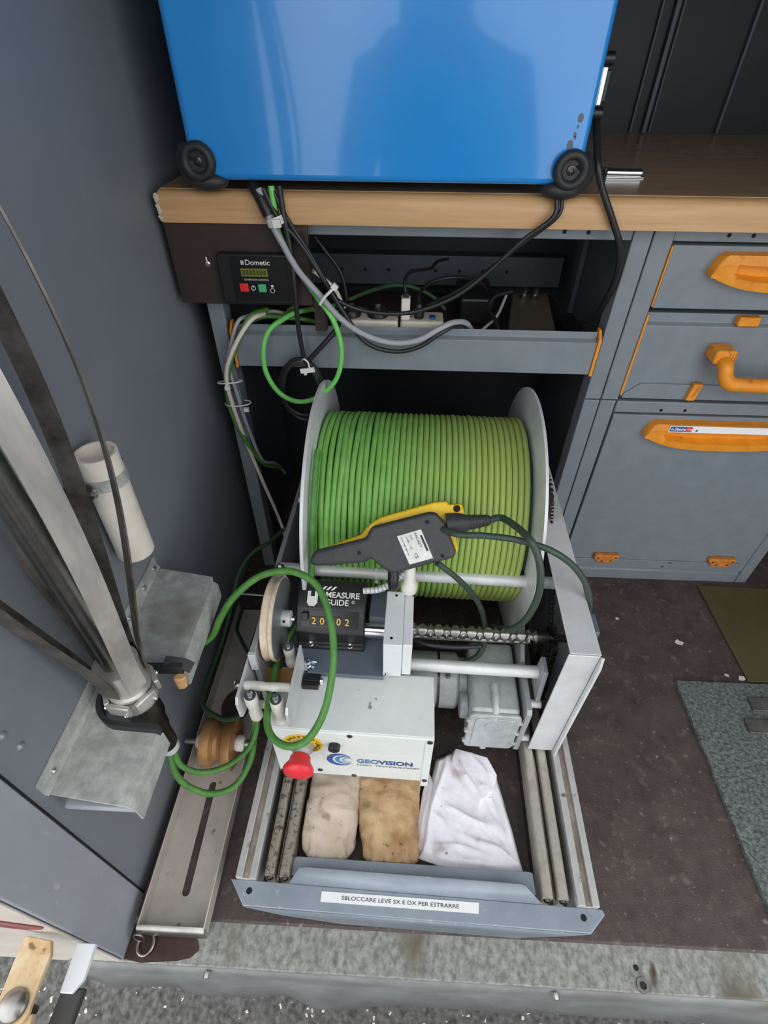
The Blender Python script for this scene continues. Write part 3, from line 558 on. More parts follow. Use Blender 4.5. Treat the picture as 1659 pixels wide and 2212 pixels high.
scrap(.703, .581, .007, 'cream chip lying between the olive mat and the carpet', 'cable_white', seed=3)
scrap(.676, .586, .004, 'small brownish chip beside the carpet corner', 'chip', seed=4)

# ================================================================== galvanised wall bracket with the logging sonde
AX, AY = -.312, .302
br = thing('wall_bracket', 'galvanised steel channel bracket screwed along the dark left wall', 'bracket', (-.318, .345, .318))
ZB = .356
pts = [(-.3625, .510), (-.3625, .190), (-.272, .181)]
arc = [(-.272, .264)] + [(AX + .036 * math.cos(R(a)) - .004, .302 + .038 * math.sin(R(a))) for a in range(-90, -271, -15)] + [(-.272, .340)]
outl = pts + arc + [(-.272, .487), (-.276, .497)]
G().prism(outl, 'z', ZB - .0025, ZB).build('web', 'galv', br, bevel=.0006)
for y0, y1 in ((.181, .263), (.341, .488)): G().prism([(-.272, ZB - .0005), (-.2665, ZB - .006), (-.2665, ZB - .034), (-.269, ZB - .034), (-.269, ZB - .007), (-.274, ZB - .0025)], 'y', y0, y1).build('front_flange', 'galv', br, smooth=50)
G().prism([(-.3655, ZB - .001), (-.3655, ZB + .024), (-.3640, ZB + .024), (-.3635, ZB + .006), (-.3605, ZB + .0005)], 'y', .188, .512).build('back_flange', 'galv', br, smooth=20)
for ys in (.210, .410, .4625, .50): G().lathe([(.0045, 0), (.004, .0025), (.002, .004), (0, .0045)], (-.3638, ys, ZB + .010), (1, 0, 0), 12).build('screw', 'chrome', br)
G().prism([(-.356, ZB - .034), (-.356, ZB - .026), (-.272, ZB - .026), (-.272, ZB - .034)], 'y', .186, .21).build('end_stop', 'pillar_paint', br, bevel=.003)
rp_ = [(-.268, .262)] + [(a_, b_) for a_, b_ in arc[1:-1]] + [(-.268, .342)]
P3 = cr([(a_, b_, ZB + .003) for a_, b_ in rp_], 3)
G().ribbon(P3, [(0, 0, 1)] * len(P3), .017, .006).build('rubber_edging', 'rubber', br, smooth=60)
G().ribbon(cr([(-.290, .345, ZB + .012), (-.270, .346, ZB + .008), (-.258, .345, ZB + .0)], 6), [(0, 1, .4)] * 13, .014, .003).build('rubber_strip', 'rubber', br)

so = thing('logging_sonde', 'stainless logging sonde with bow spring centraliser standing in the wall bracket', 'sonde', (AX, AY, .235))
G().lathe([(.0135, 0), (.0145, .003), (.0145, .045), (.017, .05), (.017, .075), (.0205, .08), (.0205, .105), (.0205, .12)], (AX + .004, AY - .002, .235), (-.02, .01, 1), 28).build('cable_head', 'steel_dark', so, smooth=40)
G().lathe([(.0125, 0), (.0125, .035), (.011, .038)], (AX + .005, AY - .002, .222), (0, 0, 1), 24).build('end_sleeve', 'alu', so)
G().lathe([(.0125, 0), (.0125, .83)], (AX - .002, AY, .37), (0, 0, 1), 32).build('body_tube', 'steel', so)
c1 = G().lathe([(.0215, 0), (.025, 0), (.025, .022), (.0215, .022)], (AX, AY, .357), (0, 0, 1), 36).build('lower_collar', 'stainless', so)
c2 = G().lathe([(.0120, 0), (.0245, 0), (.0245, .004), (.0215, .006), (.0215, .012), (.0245, .014), (.0245, .05), (.0120, .05)], (AX, AY, .384), (0, 0, 1), 36).build('centraliser_collar', 'stainless', so)
c3 = G().lathe([(.0170, 0), (.0245, 0), (.0245, .05), (.0170, .05)], (AX, AY, 1.13), (0, 0, 1), 36).build('centraliser_collar', 'stainless', so)
def rbow(z):
    t = (z - .43) / (1.135 - .43); return .0265 + .056 * math.sin(math.pi * min(max(t, 0), 1)) ** 1.15
for a in (-96, -30, 38, 90, 150, 210):
    e = Vector((math.cos(R(a)), math.sin(R(a)), 0)); sd = Vector((-e.y, e.x, 0)); c0 = Vector((AX, AY, 0))
    path = [c0 + e * .0265 + Vector((0, 0, .404))] + [c0 + e * rbow(z) + Vector((0, 0, z)) for z in [.415 + i * .75 / 60 for i in range(61)]] + [c0 + e * .0268 + Vector((0, 0, 1.178))]
    G().ribbon(path, [sd] * len(path), .0205 if a != 38 else .030, .0016).build('bow_spring', 'stainless' if a in (-30,) else 'spring_shaded', so, smooth=50)  # facing bow keeps the bright steel; the others have shade in their colour
    lug = G().obox(c0 + e * .027 + Vector((0, 0, .376)), sd, e, (0, 0, 1), .026, .006, .018).build('lug', 'stainless', so, bevel=.0015)
    G().lathe([(.003, 0), (.003, .002), (.0015, .003), (0, .003)], c0 + e * .030 + sd * .008 + Vector((0, 0, .372)), e, 10).build('screw', 'chrome', lug)
G().add(*(lambda p, r: ([p + Vector((r * random.uniform(.7, 1.2) * math.cos(R(a)), r * .7 * math.sin(R(a)) * random.uniform(.7, 1.2), h)) for h in (-.022, 0) for a in range(0, 360, 60)], [tuple(range(6))[::-1], tuple(range(6, 12))] + [(i, (i + 1) % 6, 6 + (i + 1) % 6, 6 + i) for i in range(6)]))(Vector((-.2725, .335, .351)), .010)).build('wooden_wedge', 'wood_edge', bevel=.002, label='small chip of pale wood wedged beside the sonde in the bracket', cat='wedge')

# PVC holder on the wall
pv = thing('tube_holder', 'cream plastic tube clamped upright to the left wall', 'tube holder', (-.341, .445, .47))
pc = Vector((-.3395, .4495, -.010)); ta = Vector((.004, -.02, 1)).normalized()
g = G(); g.ring(pc + Vector((0, 0, .470)), pc + Vector((.002, .004, .623)), .0225, .0195, 40); g.build('tube', 'pvc', pv, smooth=40)
g = G(); g.ring(pc + Vector((.0015, .0025, .583)), pc + Vector((.0017, .003, .5975)), .0242, .0227, 40); cl = g.build('hose_clamp', 'galv', pv, smooth=40)
for dy in (-.032, .030):
    G().box(-.3655, -.338, .4520 + dy - .007, .4520 + dy + .005, .572, .590).build('clamp_lug', 'steel_dark', cl, bevel=.002)
    G().lathe([(.0045, 0), (.0045, .006), (.002, .007), (0, .007)], (-.338, .4520 + dy, .581), (1, 0, 0), 6).build('screw', 'chrome', cl)

# ================================================================== steel channel on the floor with the brass sheave
ch_ = thing('steel_channel', 'long slotted steel channel lying on the floor along the left wall', 'channel', (-.301, .41, 0))
def slot(x0, x1, y0, y1): return [(x0, y0), (x1, y0), (x1, y1), (x0, y1)]
X0, X1, YA, YB, SX = -.349, -.253, .134, .70, -.3005
g = G()
sl_ = [(SX + .0058 * math.cos(R(a)) , .179 + .0058 * math.sin(R(a))) for a in range(180, 361, 20)]
su_ = [(SX - .0035 + .0058 * math.cos(R(a)), .330 + .0058 * math.sin(R(a))) for a in range(0, 181, 20)]
hole = [(SX + .028 * math.cos(R(a)), .475 + .036 * math.sin(R(a))) for a in range(0, 360, 15)]
zf0, zf1 = .001, .0035
# web in strips round the slot
g.prism([(X0, YA), (SX - .0058, YA), (SX - .0058, .179), (SX - .0093, .33), (SX - .0093, .40), (X0, .40)], 'z', zf0, zf1)
g.prism([(SX + .0058, YA), (X1, YA), (X1, .40), (SX + .0023, .40), (SX + .0023, .33), (SX + .0058, .179)], 'z', zf0, zf1)
g.prism([(SX - .0058, YA), (SX + .0058, YA)] + sl_[::-1], 'z', zf0, zf1)
g.prism([(SX - .0093, .40)] + su_[::-1] + [(SX + .0023, .40)], 'z', zf0, zf1)
g.prism([(X0, .40), (SX - .0035, .40), ] + [h for h in hole if h[0] <= SX - .002][::-1] + [(SX - .0035, YB), (X0, YB)], 'z', zf0, zf1)
g.prism([(SX - .0035, .40), (X1, .40), (X1, YB), (SX - .0035, YB)] + [h for h in (hole[18:] + hole[:7]) if h[0] >= SX - .004][::-1], 'z', zf0, zf1)
g.build('web', 'tray_steel', ch_, smooth=20)
for a_, b_ in ((X0, X0 + .002), (X1 - .002, X1)): G().box(a_, b_, YA, YB, .001, .030).build('flange', 'tray_steel', ch_, bevel=.0006)
G().prism([(YA, .030), (YA - .004, .029), (YA - .008, .022), (YA - .0085, .006), (YA - .0065, .006), (YA - .006, .021), (YA - .003, .026), (YA, .0275)], 'x', X0, X1).build('rolled_end', 'steel', ch_, smooth=60)
shv = thing('cable_sheave', 'grooved brass pulley wheel on white bushings inside the steel channel', 'pulley', (-.301, .385, .005))
YS, ZSH, RS = .385, .046, .040
G().lathe([(.012, -.026), (RS, -.026), (RS, -.0145), (RS - .002, -.0105), (RS - .010, -.0055), (RS - .0125, 0), (RS - .010, .0055), (RS - .002, .0105), (RS, .0145), (RS, .026), (.012, .026)], (-.296, YS, ZSH), (1, 0, 0), 48).build('wheel', 'brass', shv, smooth=30)
for s in (-1, 1): G().lathe([(.0125, 0), (.0135, .003), (.0135, .011), (.010, .0155)], (-.296 + s * .0265, YS, ZSH), (s, 0, 0), 24).build('bushing', 'nylon', shv, smooth=40)
G().cyl((-.358, YS, ZSH), (-.240, YS, ZSH), .006).build('axle', 'steel', shv)

rg = G(); rg.tube([(-.338 + .011 * math.cos(R(a)), .117 + .013 * math.sin(R(a)), .0008 + .0015) for a in range(-190, 60, 10)], .0022, 8); rg.build('ring_clip', 'steel', label='bent wire ring on the rusty sill under the channel end', cat='ring', smooth=60)
rg = G(); rg.tube([(-.3465 + .007 * math.cos(R(a)), .1215 + .002 * math.sin(R(a)), .012 + .012 * math.sin(R(a))) for a in range(0, 360, 15)], .0013, 8, closed=True); rg.build('split_ring', 'steel', label='small upright wire ring at the left corner of the channel', cat='ring', smooth=60)

# door hinge outside
hg = thing('door_hinge', 'worn tan door hinge with a big round rivet outside the opening', 'hinge', (-.385, .06, .19))
pts = [(-.403, .093), (-.372, .090), (-.366, .078), (-.366, .036)] + [(-.3835 + .0185 * math.cos(R(a)), .036 + .0185 * math.sin(R(a))) for a in range(-10, -181, -17)] + [(-.404, .07)]
G().prism(pts, 'z', .198, .205).build('upper_leaf', 'hinge_tan', hg, bevel=.0012)
G().lathe([(.0145, 0), (.0145, .003), (.012, .006), (.006, .0085), (0, .009)], (-.3835, .0365, .205), (0, 0, 1), 30).build('rivet', 'steel', hg, smooth=60)
G().prism([(-.355, .093), (-.333, .093), (-.333, .062), (-.341, .050), (-.354, .050)], 'z', .17, .177).build('lower_leaf', 'hinge_white', hg, bevel=.001)
G().prism([(-.357, .054), (-.332, .056), (-.334, -.02), (-.36, -.03)], 'z', .158, .169).build('hinge_arm_shadow', 'hinge_dark', hg, bevel=.002)  # dark lower arm; the hinge bar's shadow is built into this plate
G().prism([(-.388, .028), (-.364, .032), (-.356, -.01), (-.39, -.03)], 'z', .188, .1975).build('middle_leaf', 'hinge_tan', hg, bevel=.001)
G().cyl((-.3835, .0365, .16), (-.3835, .0365, .198), .006).build('pin', 'steel_dark', hg)

# ================================================================== the green logging cable between winch and sonde, in loose loops
MAIN = [(-.127, .64, .490), (-.128, .60, .462), (-.1295, .560, .415), (-.131, .545, .372), (-.134, .533, .335), (-.141, .512, .298), (-.154, .490, .265), (-.170, .470, .244), (-.179, .455, .2385), (-0.178, 0.41, 0.250), (-0.174, 0.372, 0.262), (-0.173, 0.336, 0.262), (-0.166, 0.312, 0.262), (-0.151, 0.297, 0.262), (-0.130, 0.290, 0.267), (-0.108, 0.295, 0.280), (-0.090, 0.315, 0.305), (-0.081, 0.344, 0.335), (-0.080, 0.379, 0.362), (-0.088, 0.413, 0.385), (-0.106, 0.446, 0.402), (-0.132, 0.462, 0.410), (-0.161, 0.466, 0.410), (-0.194, 0.461, 0.400), (-0.228, 0.446, 0.373), (-0.249, 0.433, 0.342), (-0.264, 0.421, 0.314), (-0.288, 0.405, 0.306), (-.322, .385, .310), (-.350, .360, .318)]
cable('logging_cable', 'green logging cable in a tall loop in front of the black counter', MAIN, .0050, 'cable_green', n=8, seg=12)
cable('logging_cable', 'green cable drooping lowest from the sonde over the steel channel', [(-.306, .300, .228), (-0.306, 0.290, 0.212), (-0.300, 0.277, 0.190), (-0.286, 0.271, 0.160), (-0.260, 0.274, 0.130), (-0.232, 0.291, 0.120), (-0.217, 0.328, 0.125), (-0.217, 0.365, 0.140), (-0.218, 0.385, 0.175), (-.219, .392, .212)], .0046, 'cable_green')
cable('logging_cable', 'green cable drooping in front of the brass pulley, upper of two', [(-.304, .304, .228), (-0.302, 0.296, 0.215), (-0.293, 0.286, 0.195), (-0.272, 0.288, 0.170), (-0.244, 0.306, 0.150), (-0.222, 0.335, 0.140), (-0.212, 0.358, 0.150), (-.208, .375, .18)], .0042, 'cable_green')
cable('logging_cable', 'dark green cable coming round the back of the brass pulley', [(-0.239, 0.760, 0.20), (-0.262, 0.72, 0.20), (-0.288, 0.691, 0.20), (-0.313, 0.662, 0.170), (-0.322, 0.613, 0.130), (-0.334, 0.554, 0.090), (-0.341, 0.482, 0.080), (-0.336, 0.437, 0.085), (-0.315, 0.415, 0.093), (-0.280, 0.398, 0.105), (-0.251, 0.392, 0.13), (-.236, .388, .16), (-.228, .386, .20)], .0042, 'cable_dark')
cable('logging_cable', 'thin dark green cable beside the winch left side plate', [(-0.325, 0.66, 0.06), (-0.318, 0.60, 0.075), (-0.296, 0.560, 0.10), (-0.268, 0.517, 0.120), (-0.241, 0.480, 0.150), (-.225, .455, .19)], .0036, 'cable_dark')
cable('guide_wire', 'thin steel rod crossing behind the measuring wheel', [(-.272, .553, .247), (-.235, .5525, .2455), (-.205, .552, .244)], .002, 'steel', cat='rod')
# ================================================================== slide-out tray under the winch (own axes: x right, y to the back)
TL, TR = (.04, .18, 0), -1.3
tr = thing('slide_out_tray', 'grey slide-out floor tray with aluminium rails under the cable winch', 'tray', TL, TR, local=True)
for s in (-1, 1):
    g = G(); a, b = sorted((s * .2285, s * .258)); m1, m2 = a + .0100, b - .0095
    g.prism([(a, .001), (b, .001), (b, .060), (m2, .060), (m2, .052), (m1, .052), (m1, .060), (a, .060)], 'y', .003, .74)
    rl = g.build('outer_rail', 'alu_dirty', tr, bevel=.0008)
    G().box(m1 + .0003, m2 - .0003, .004, .739, .0522, .0535).build('rail_slot', 'slot_dirt', rl)
    xs = ((-.2185, -.2040), (-.1965, -.1810)) if s < 0 else ((.1815, .1965), (.2040, .2185))
    for a, b in xs:
        sl2 = G().prism(rr(a, b, .012, .056, .004, 3), 'y', .010, .74).build('slide_bar', 'slide_dirty' if s < 0 else 'slide_clean', tr)
        G().sphere(((a + b) / 2, .010, .044), .005, 10, 6).build('end_pin', 'steel_dark', sl2)
    xc = s * .2003
    G().cyl((xc, .006, .040), (xc, .74, .040), .0028, n=12).build('guide_rod', 'steel', tr)
    G().box(*sorted((s * .180, s * .2275)), .02, .735, .001, .008).build('slide_base', 'slide_side', tr)
FP = [(-.2665, .003), (.2640, .003), (.2665, -.003), (.2425, -.0255), (-.2405, -.0275)]
fp = G().prism(FP, 'z', .047, .0495).build('front_plate', 'plate_grey', tr, bevel=.0012)
G().add([(-.2405, -.0275, .0485), (.2425, -.0255, .0485), (.15, -.0320, .030), (.20, -.0290, .038), (-.185, -.0315, .038), (.15, -.0325, .026), (-.10, -.0335, .025)],
        [(0, 4, 3, 1), (4, 6, 5, 2, 3)]).build('front_skirt', 'plate_grey', tr, solid=.002)
G().add([(-.181, .0035, .0495), (.180, .0035, .0495), (.155, .020, .069), (.148, .0205, .0695), (-.160, .0195, .0695), (-.167, .019, .069)], [(0, 1, 2, 3, 4, 5)]).build('grip_flap', 'plate_grey', tr, solid=.002)
G().prism([(-.1808, .014), (.1745, .014), (.1735, .0405), (.168, .042), (-.176, .038), (-.1808, .036)], 'z', .043, .0455).build('inner_plate', 'plate_grey', tr, bevel=.0008)
for x_, y_ in ((-.236, -.0098), (.2355, -.0085)): G().cyl((x_, y_, .0494), (x_, y_, .0499), .0042, n=18).build('bolt_hole', 'black_void', fp)
ls = G().prism([(-.1325, -.0155), (.0900, -.0140), (.0912, -.0013), (-.1322, -.0032)], 'z', .0496, .0500).build('label_strip', 'paper', fp)
text('SBLOCCARE LEVE SX E DX PER ESTRARRE', .0066, (-.020, -.0106, .0501), (1, .0075, 0), (0, 1, 0), 'print_dark', ls, align='CENTER', sx=1.36, bold=.006)

# ================================================================== cloth bags and rag in the tray
def bag(name, label, m, u0, u1, v0, v1, h, seed, twist=0.0):
    g = G(); rnd = seed * 7.3; cxm, hw = (u0 + u1) / 2, (u1 - u0) / 2; NU, NV = 40, 60; L_ = v1 - v0
    def rim(t):                                            # half width along the length
        e = min(t, 1 - t); return hw * (1 - .26 * math.exp(-(e / .05)) - .22 * math.exp(-e / .16))
    def fn(i, j):
        a = i * 2 * math.pi; t = j; wv = rim(t); hv = h / 2 * (1 - .72 * math.exp(-min(t, 1 - t) / .10))
        ca, sa = math.cos(a), math.sin(a); X = cxm + wv * math.copysign(abs(ca) ** .62, ca) + twist * (t - .5); Z = h / 2 + hv * math.copysign(abs(sa) ** .8, sa)
        Y = v0 + L_ * t; q = Vector((X * 22 + rnd, Y * 16, Z * 14 + rnd)); k = .0050 * noise.noise(q) + .0030 * (1 - 2 * abs(noise.noise(q * 2.3))) + .0012 * noise.noise(q * 6)
        w2 = math.exp(-min(t, 1 - t) / .14); k += w2 * .0055 * math.sin(X * 430 + 5 * noise.noise(q * .6) + rnd)
        return (X + k * ca, Y + k * .5, max(.0015, Z + k * (1 if sa > 0 else .2)) + .0005)
    g.grid(fn, NU, NV)
    lo = [fn(i / NU, 0) for i in range(NU)]; hi = [fn(i / NU, 1) for i in range(NU)]
    g.add(lo, [tuple(range(NU))]); g.add(hi, [tuple(range(NU))])
    M = Matrix.Rotation(R(TR), 4, 'Z'); M.translation = Vector(TL); g.v = [M @ p for p in g.v]
    return g.build(name, m, label=label, cat='bag', group='cloth sandbags in the tray', smooth=80)
bag('sandbag', 'pale beige cloth sandbag, left of the two in the tray', 'canvas_a', -.176, -.091, .036, .215, .052, 1)
bag('sandbag', 'brown stained cloth sandbag between the pale bag and white rag', 'canvas_b', -.090, .004, .036, .215, .052, 2, -.012)
# rag: a folded cloth, three layers
rag = thing('white_rag', 'crumpled white cloth rag lying in the tray below the gearbox', 'rag', (.085 + .04, .12 + .18, .001), TR, local=True)
RAGO = [(.0668, .2190), (.1253, .2070), (.142, .178), (.168, .0465), (.150, .0415), (.091, .0410), (.0503, .0440), (.0095, .0535), (.0165, .100), (.0266, .155), (.037, .203)]
def inpoly(q, P):
    c = False
    for i in range(len(P)):
        (x1, y1), (x2, y2) = P[i], P[i - 1]
        if (y1 > q[1]) != (y2 > q[1]) and q[0] < (x2 - x1) * (q[1] - y1) / (y2 - y1) + x1: c = not c
    return c
def ragsheet(P, z0, amp, seed, name, folds):
    """cloth sheet filling outline P (radial grid) with sharp fold ridges along given lines"""
    cx_, cy_ = sum(p[0] for p in P) / len(P), sum(p[1] for p in P) / len(P); NR = 40; K = 10
    Q = [Vector((P[i][0] + (P[(i + 1) % len(P)][0] - P[i][0]) * k / K, P[i][1] + (P[(i + 1) % len(P)][1] - P[i][1]) * k / K, 0)) for i in range(len(P)) for k in range(K)]; n = len(Q); vs = []
    for k in range(NR + 1):
        for q in Q:
            t = k / NR; wob = .0012 * noise.noise(Vector((q.x * 90, q.y * 90, seed))) * t
            X, Y = cx_ + (q.x - cx_) * (t + wob * 8), cy_ + (q.y - cy_) * (t + wob * 8); v = Vector((X * 11 + seed, Y * 11, seed)); z = z0 + amp * noise.noise(v) + amp * .35 * (1 - 2 * abs(noise.noise(v * 3.1))) + .0006 * noise.noise(v * 14)
            for (x1, y1, x2, y2, h, w) in folds:
                dx, dy = x2 - x1, y2 - y1; L2 = dx * dx + dy * dy; s_ = ((X - x1) * dx + (Y - y1) * dy) / L2; sc = max(0, min(1, s_)); bend = .004 * math.sin(sc * 5 + seed + x1 * 90)
                d = abs(((X - x1) * dy - (Y - y1) * dx) / math.sqrt(L2) + bend); end = math.exp(-((s_ - sc) ** 2) * L2 / .00012); z += h * math.exp(-(d / w) ** 1.2) * end * (.35 + .65 * math.sin(math.pi * min(max(sc, .08), .92)))
            z -= (z0 * .55) * max(0, t - .9) / .1
            vs.append((X - .085, Y - .12, max(z, .0022)))
    fs = [(k * n + i, k * n + (i + 1) % n, (k + 1) * n + (i + 1) % n, (k + 1) * n + i) for k in range(1, NR) for i in range(n)] + [(0 * n + i, n + i, n + (i + 1) % n) for i in range(n)]
    return G().add(vs, fs).build(name, 'rag', rag, smooth=80, solid=.0012)
ragsheet(RAGO, .030, .005, 3, 'cloth', [(.052, .205, .022, .075, .009, .0035), (.075, .205, .118, .115, .010, .0035), (.060, .120, .150, .095, .008, .004), (.030, .070, .120, .062, .006, .0035), (.090, .085, .160, .050, .008, .004), (.112, .190, .135, .120, .007, .0035), (.025, .12, .06, .085, .005, .003), (.06, .06, .10, .05, .005, .003), (.125, .105, .155, .085, .006, .003)])
ragsheet([(.0668, .2175), (.1245, .2055), (.1400, .175), (.1330, .150), (.105, .128), (.086, .150), (.058, .196)], .042, .003, 9, 'upper_fold', [(.075, .200, .10, .14, .006, .003), (.10, .205, .125, .15, .006, .003)])
ragsheet([(.012, .056), (.004, .065), (.0065, .10), (.0145, .15), (.025, .185), (.0335, .165), (.024, .115), (.020, .07)], .022, .003, 5, 'edge_fold', [(.016, .07, .022, .16, .004, .003)])

# ================================================================== cable winch
wn = thing('cable_winch', 'aluminium cable winch carrying a drum of green logging cable', 'winch', TL, TR, local=True)
V0, W0 = .54, .315
# side frames
G().box(-.2465, -.2385, .208, .74, .0605, .322).build('side_plate', 'alu_dull', wn, bevel=.0008)
G().box(-.2475, -.2375, .2015, .2075, .285, .323).build('end_block', 'alu', wn, bevel=.0008)
gd = G().box(.2285, .2310, .218, .74, .0605, .3445).build('guard_plate', 'alu_dull', wn, bevel=.0006)
G().box(.1895, .2310, .2195, .74, .3447, .3475).build('guard_top', 'alu', gd, bevel=.0008)
G().box(.1870, .2285, .2165, .2192, .0605, .3475).build('guard_front', 'alu', gd, bevel=.0008)
G().prism([(.2085, .045), (.2165, .045), (.2165, .3475), (.213, .35), (.2085, .33)], 'x', .2290, .2325).build('guard_edge', 'alu', gd)
g = G(); g.box(.232, .242, .262, .296, .322, .338); g.build('hook_block', 'slate_plate', gd, bevel=.002)
G().box(.1600, .1720, .505, .522, .392, .394).box(.1600, .1620, .505, .522, .376, .392).build('angle_clip', 'alu', wn, bevel=.0004)
for (v, w) in ((.28, .318), (.28, .268)): G().lathe([(.005, 0), (.0045, .003), (0, .0035)], (.2285, v, w), (-1, 0, 0), 14).build('bolt', 'chrome', gd)
# drum
for u0, u1 in ((-.1930, -.1868), (.1565, .1622)):
    g = G(); g.lathe([(.02, u0), (.2175, u0), (.2195, u0 + .0008), (.2195, u1 - .0008), (.2175, u1), (.02, u1)], (0, V0, W0), (1, 0, 0), 96); g.build('flange', 'alu', wn, smooth=40)
G().cyl((-.186, V0, W0), (.156, V0, W0), .150, n=64).build('drum_core', 'cable_dark', wn)
G().cyl((-.2384, V0, W0), (.2285, V0, W0), .0155, n=24).build('drum_shaft', 'steel', wn)
NT, NS = 36, 72; r_c = .00466; path = []
for i in range(NT * NS + 1):
    t = i / NS; a = 2 * math.pi * t; uu = -.1815 + (.1525 + .1815) * t / NT; k = max(0, 1 - t / 17)
    ru = .1625 + .0032 * k * noise.noise(Vector((t * .9, math.cos(a) * 1.2, math.sin(a) * 1.2))) + .0014 * noise.noise(Vector((t * 2.3, 7, 2)))
    uu += .0030 * k * noise.noise(Vector((t * .7, math.cos(a) * 1.6, 4 + math.sin(a) * 1.6)))
    path.append((uu, V0 - ru * math.cos(a), W0 + ru * math.sin(a)))
m = MATS['cable_wound']
nt = m.node_tree; b_ = nt.nodes['Principled BSDF']; old = b_.inputs['Base Color'].links[0].from_socket
tcn = nt.nodes.new('ShaderNodeTexCoord'); spx = nt.nodes.new('ShaderNodeSeparateXYZ'); mrn = nt.nodes.new('ShaderNodeMapRange'); mxn = nt.nodes.new('ShaderNodeMixRGB')
nt.links.new(tcn.outputs['Object'], spx.inputs[0]); nt.links.new(spx.outputs[0], mrn.inputs[0]); mrn.inputs[1].default_value = -.10; mrn.inputs[2].default_value = .10; nt.links.new(mrn.outputs[0], mxn.inputs[0])
nt.links.new(old, mxn.inputs[1]); mxn.inputs[2].default_value = rgb((158, 176, 92)); nt.links.new(mxn.outputs[0], b_.inputs['Base Color'])
G().tube(path, r_c, 8).build('wound_cable', 'cable_wound', wn, smooth=80)
# guide rods and level-wind screw
for (v, w, ua, ub) in ((.372, .312, -.2384, .2280), (.262, .228, -.06, .183)): G().cyl((ua, v, w), (ub, v, w), .0098, n=24).build('guide_rod', 'alu', wn)
G().cyl((-.062, .305, .241), (.168, .305, .245), .0045, n=14).build('stay_rod', 'steel', wn)
SV, SW = .300, .266
def scr(i, j):
    uu = -.09 + .262 * i; a = 2 * math.pi * j; ph = uu / .0255; d1 = abs(((ph - j) % 1) - .5) * 2; d2 = abs(((ph + j + .35) % 1) - .5) * 2
    gr = max(0, min(1, (max(d1, d2) - .62) / .16)); r = .0108 - .0038 * gr
    return (uu, SV + r * math.cos(a), SW + r * math.sin(a))
G().grid(scr, 230, 30).build('lead_screw', 'steel', wn, smooth=50)
G().cyl((.172, SV, SW), (.190, SV, SW), .0105, n=20).cyl((.190, SV, SW), (.2285, SV, SW), .006, n=16).build('screw_journal', 'steel_dark', wn)
def sprocket(u0, u1, v, w, r, nt_):
    pts = []
    for i in range(nt_ * 4): a = 2 * math.pi * i / (nt_ * 4); q = r if i % 4 in (0, 1) else r - .004; pts.append((v + q * math.cos(a), w + q * math.sin(a)))
    G().prism(pts, 'x', u0, u1).build('sprocket', 'steel_dark', wn)
sprocket(.196, .200, SV, SW, .022, 14); sprocket(.206, .210, .30, .12, .030, 18); sprocket(.206, .210, V0, W0, .075, 40)
def chain(pts, u, nm='chain'):
    P = cr(pts, 40); D = [0]
    for a, b in zip(P, P[1:]): D.append(D[-1] + (b - a).length)
    g = G(); s = 0; i = 0; k = 0
    while s < D[-1] - .001:
        while D[i + 1] < s: i += 1
        t = (s - D[i]) / (D[i + 1] - D[i]); p = P[i].lerp(P[i + 1], t); d = (P[i + 1] - P[i]).normalized(); n_ = Vector((1, 0, 0)).cross(d)
        for sg in (-1, 1): g.obox(p + Vector((sg * (.0022 + .0012 * (k % 2)), 0, 0)), d, (1, 0, 0), n_, .0092, .001, .0055)
        g.cyl(p + d * .004 - Vector((.0035, 0, 0)), p + d * .004 + Vector((.0035, 0, 0)), .0019, n=6); s += .0080; k += 1
    return g.build(nm, 'steel_dark', wn, smooth=0)
chain([(.198, .2785, .266), (.198, .2725, .20), (.198, .2705, .12)], .198); chain([(.198, .3215, .266), (.198, .3275, .20), (.198, .3295, .12)], .198)
chain([(.208, .28, .145), (.208, .37, .27), (.208, .466, .34)], .208)
G().prism([(.232, .19), (.240, .262), (.268, .262), (.276, .19)], 'x', .176, .183).build('rod_bracket', 'alu_dull', wn, bevel=.001)
# gearmotor
mp_ = G().prism([(.2195, .058), (.2115, .066), (.2105, .188), (.216, .194), (.300, .194), (.352, .232), (.400, .232), (.400, .062)], 'x', .1610, .1690).build('motor_plate', 'alu_dull', wn, bevel=.0008)
for v, w in ((.2300, .075), (.235, .18)): G().cyl((.169, v, w), (.187, v, w), .0065, n=16).build('spacer', 'alu', wn)
gb = G().prism(rr(.0795, .1555, .067, .178, .009, 4), 'y', .2185, .345).build('gearbox', 'cast_grey', wn, bevel=.006, seg=3)
gc = G().prism(rr(.0765, .1580, .0635, .1745, .010, 4), 'y', .2125, .2185).build('cover', 'cast_grey', gb, bevel=.0015)
G().prism(rr(.0865, .1485, .074, .165, .006, 4), 'y', .2112, .2125).build('cover_panel', 'cast_grey', gc, bevel=.001)
g = G(); g.ring((.1175, .2114, .142), (.1175, .2104, .142), .0150, .0138, 28); g.build('cast_ring', 'cast_grey', gc)
G().prism(disc(.1175, .142, .0135, 24), 'y', .2106, .2113).build('cast_badge', 'cast_grey', gc)
G().tube([(.117, .215, .160), (.117, .222, .176), (.117, .240, .182), (.117, .262, .1825)], .0060, 12).build('filler_boss', 'cast_grey', gb, smooth=60)
for x_, z_ in ((.0775, .085), (.0775, .12), (.0775, .155), (.157, .085), (.157, .12), (.157, .155), (.11, .0635)): G().lathe([(.005, 0), (.005, .005), (0, .006)], (x_, .2165, z_), (0, -1, 0), 12).build('cover_bolt', 'cast_grey', gc)
G().cyl((.066, .255, .125), (.080, .255, .125), .022, n=28).build('bearing_cap', 'cast_grey', gb, bevel=.003)
G().lathe([(.046, 0), (.0475, .004), (.0475, .09), (.044, .094)], (-.03, .305, .115), (1, 0, 0), 40).build('motor', 'cast_grey', wn, smooth=40)
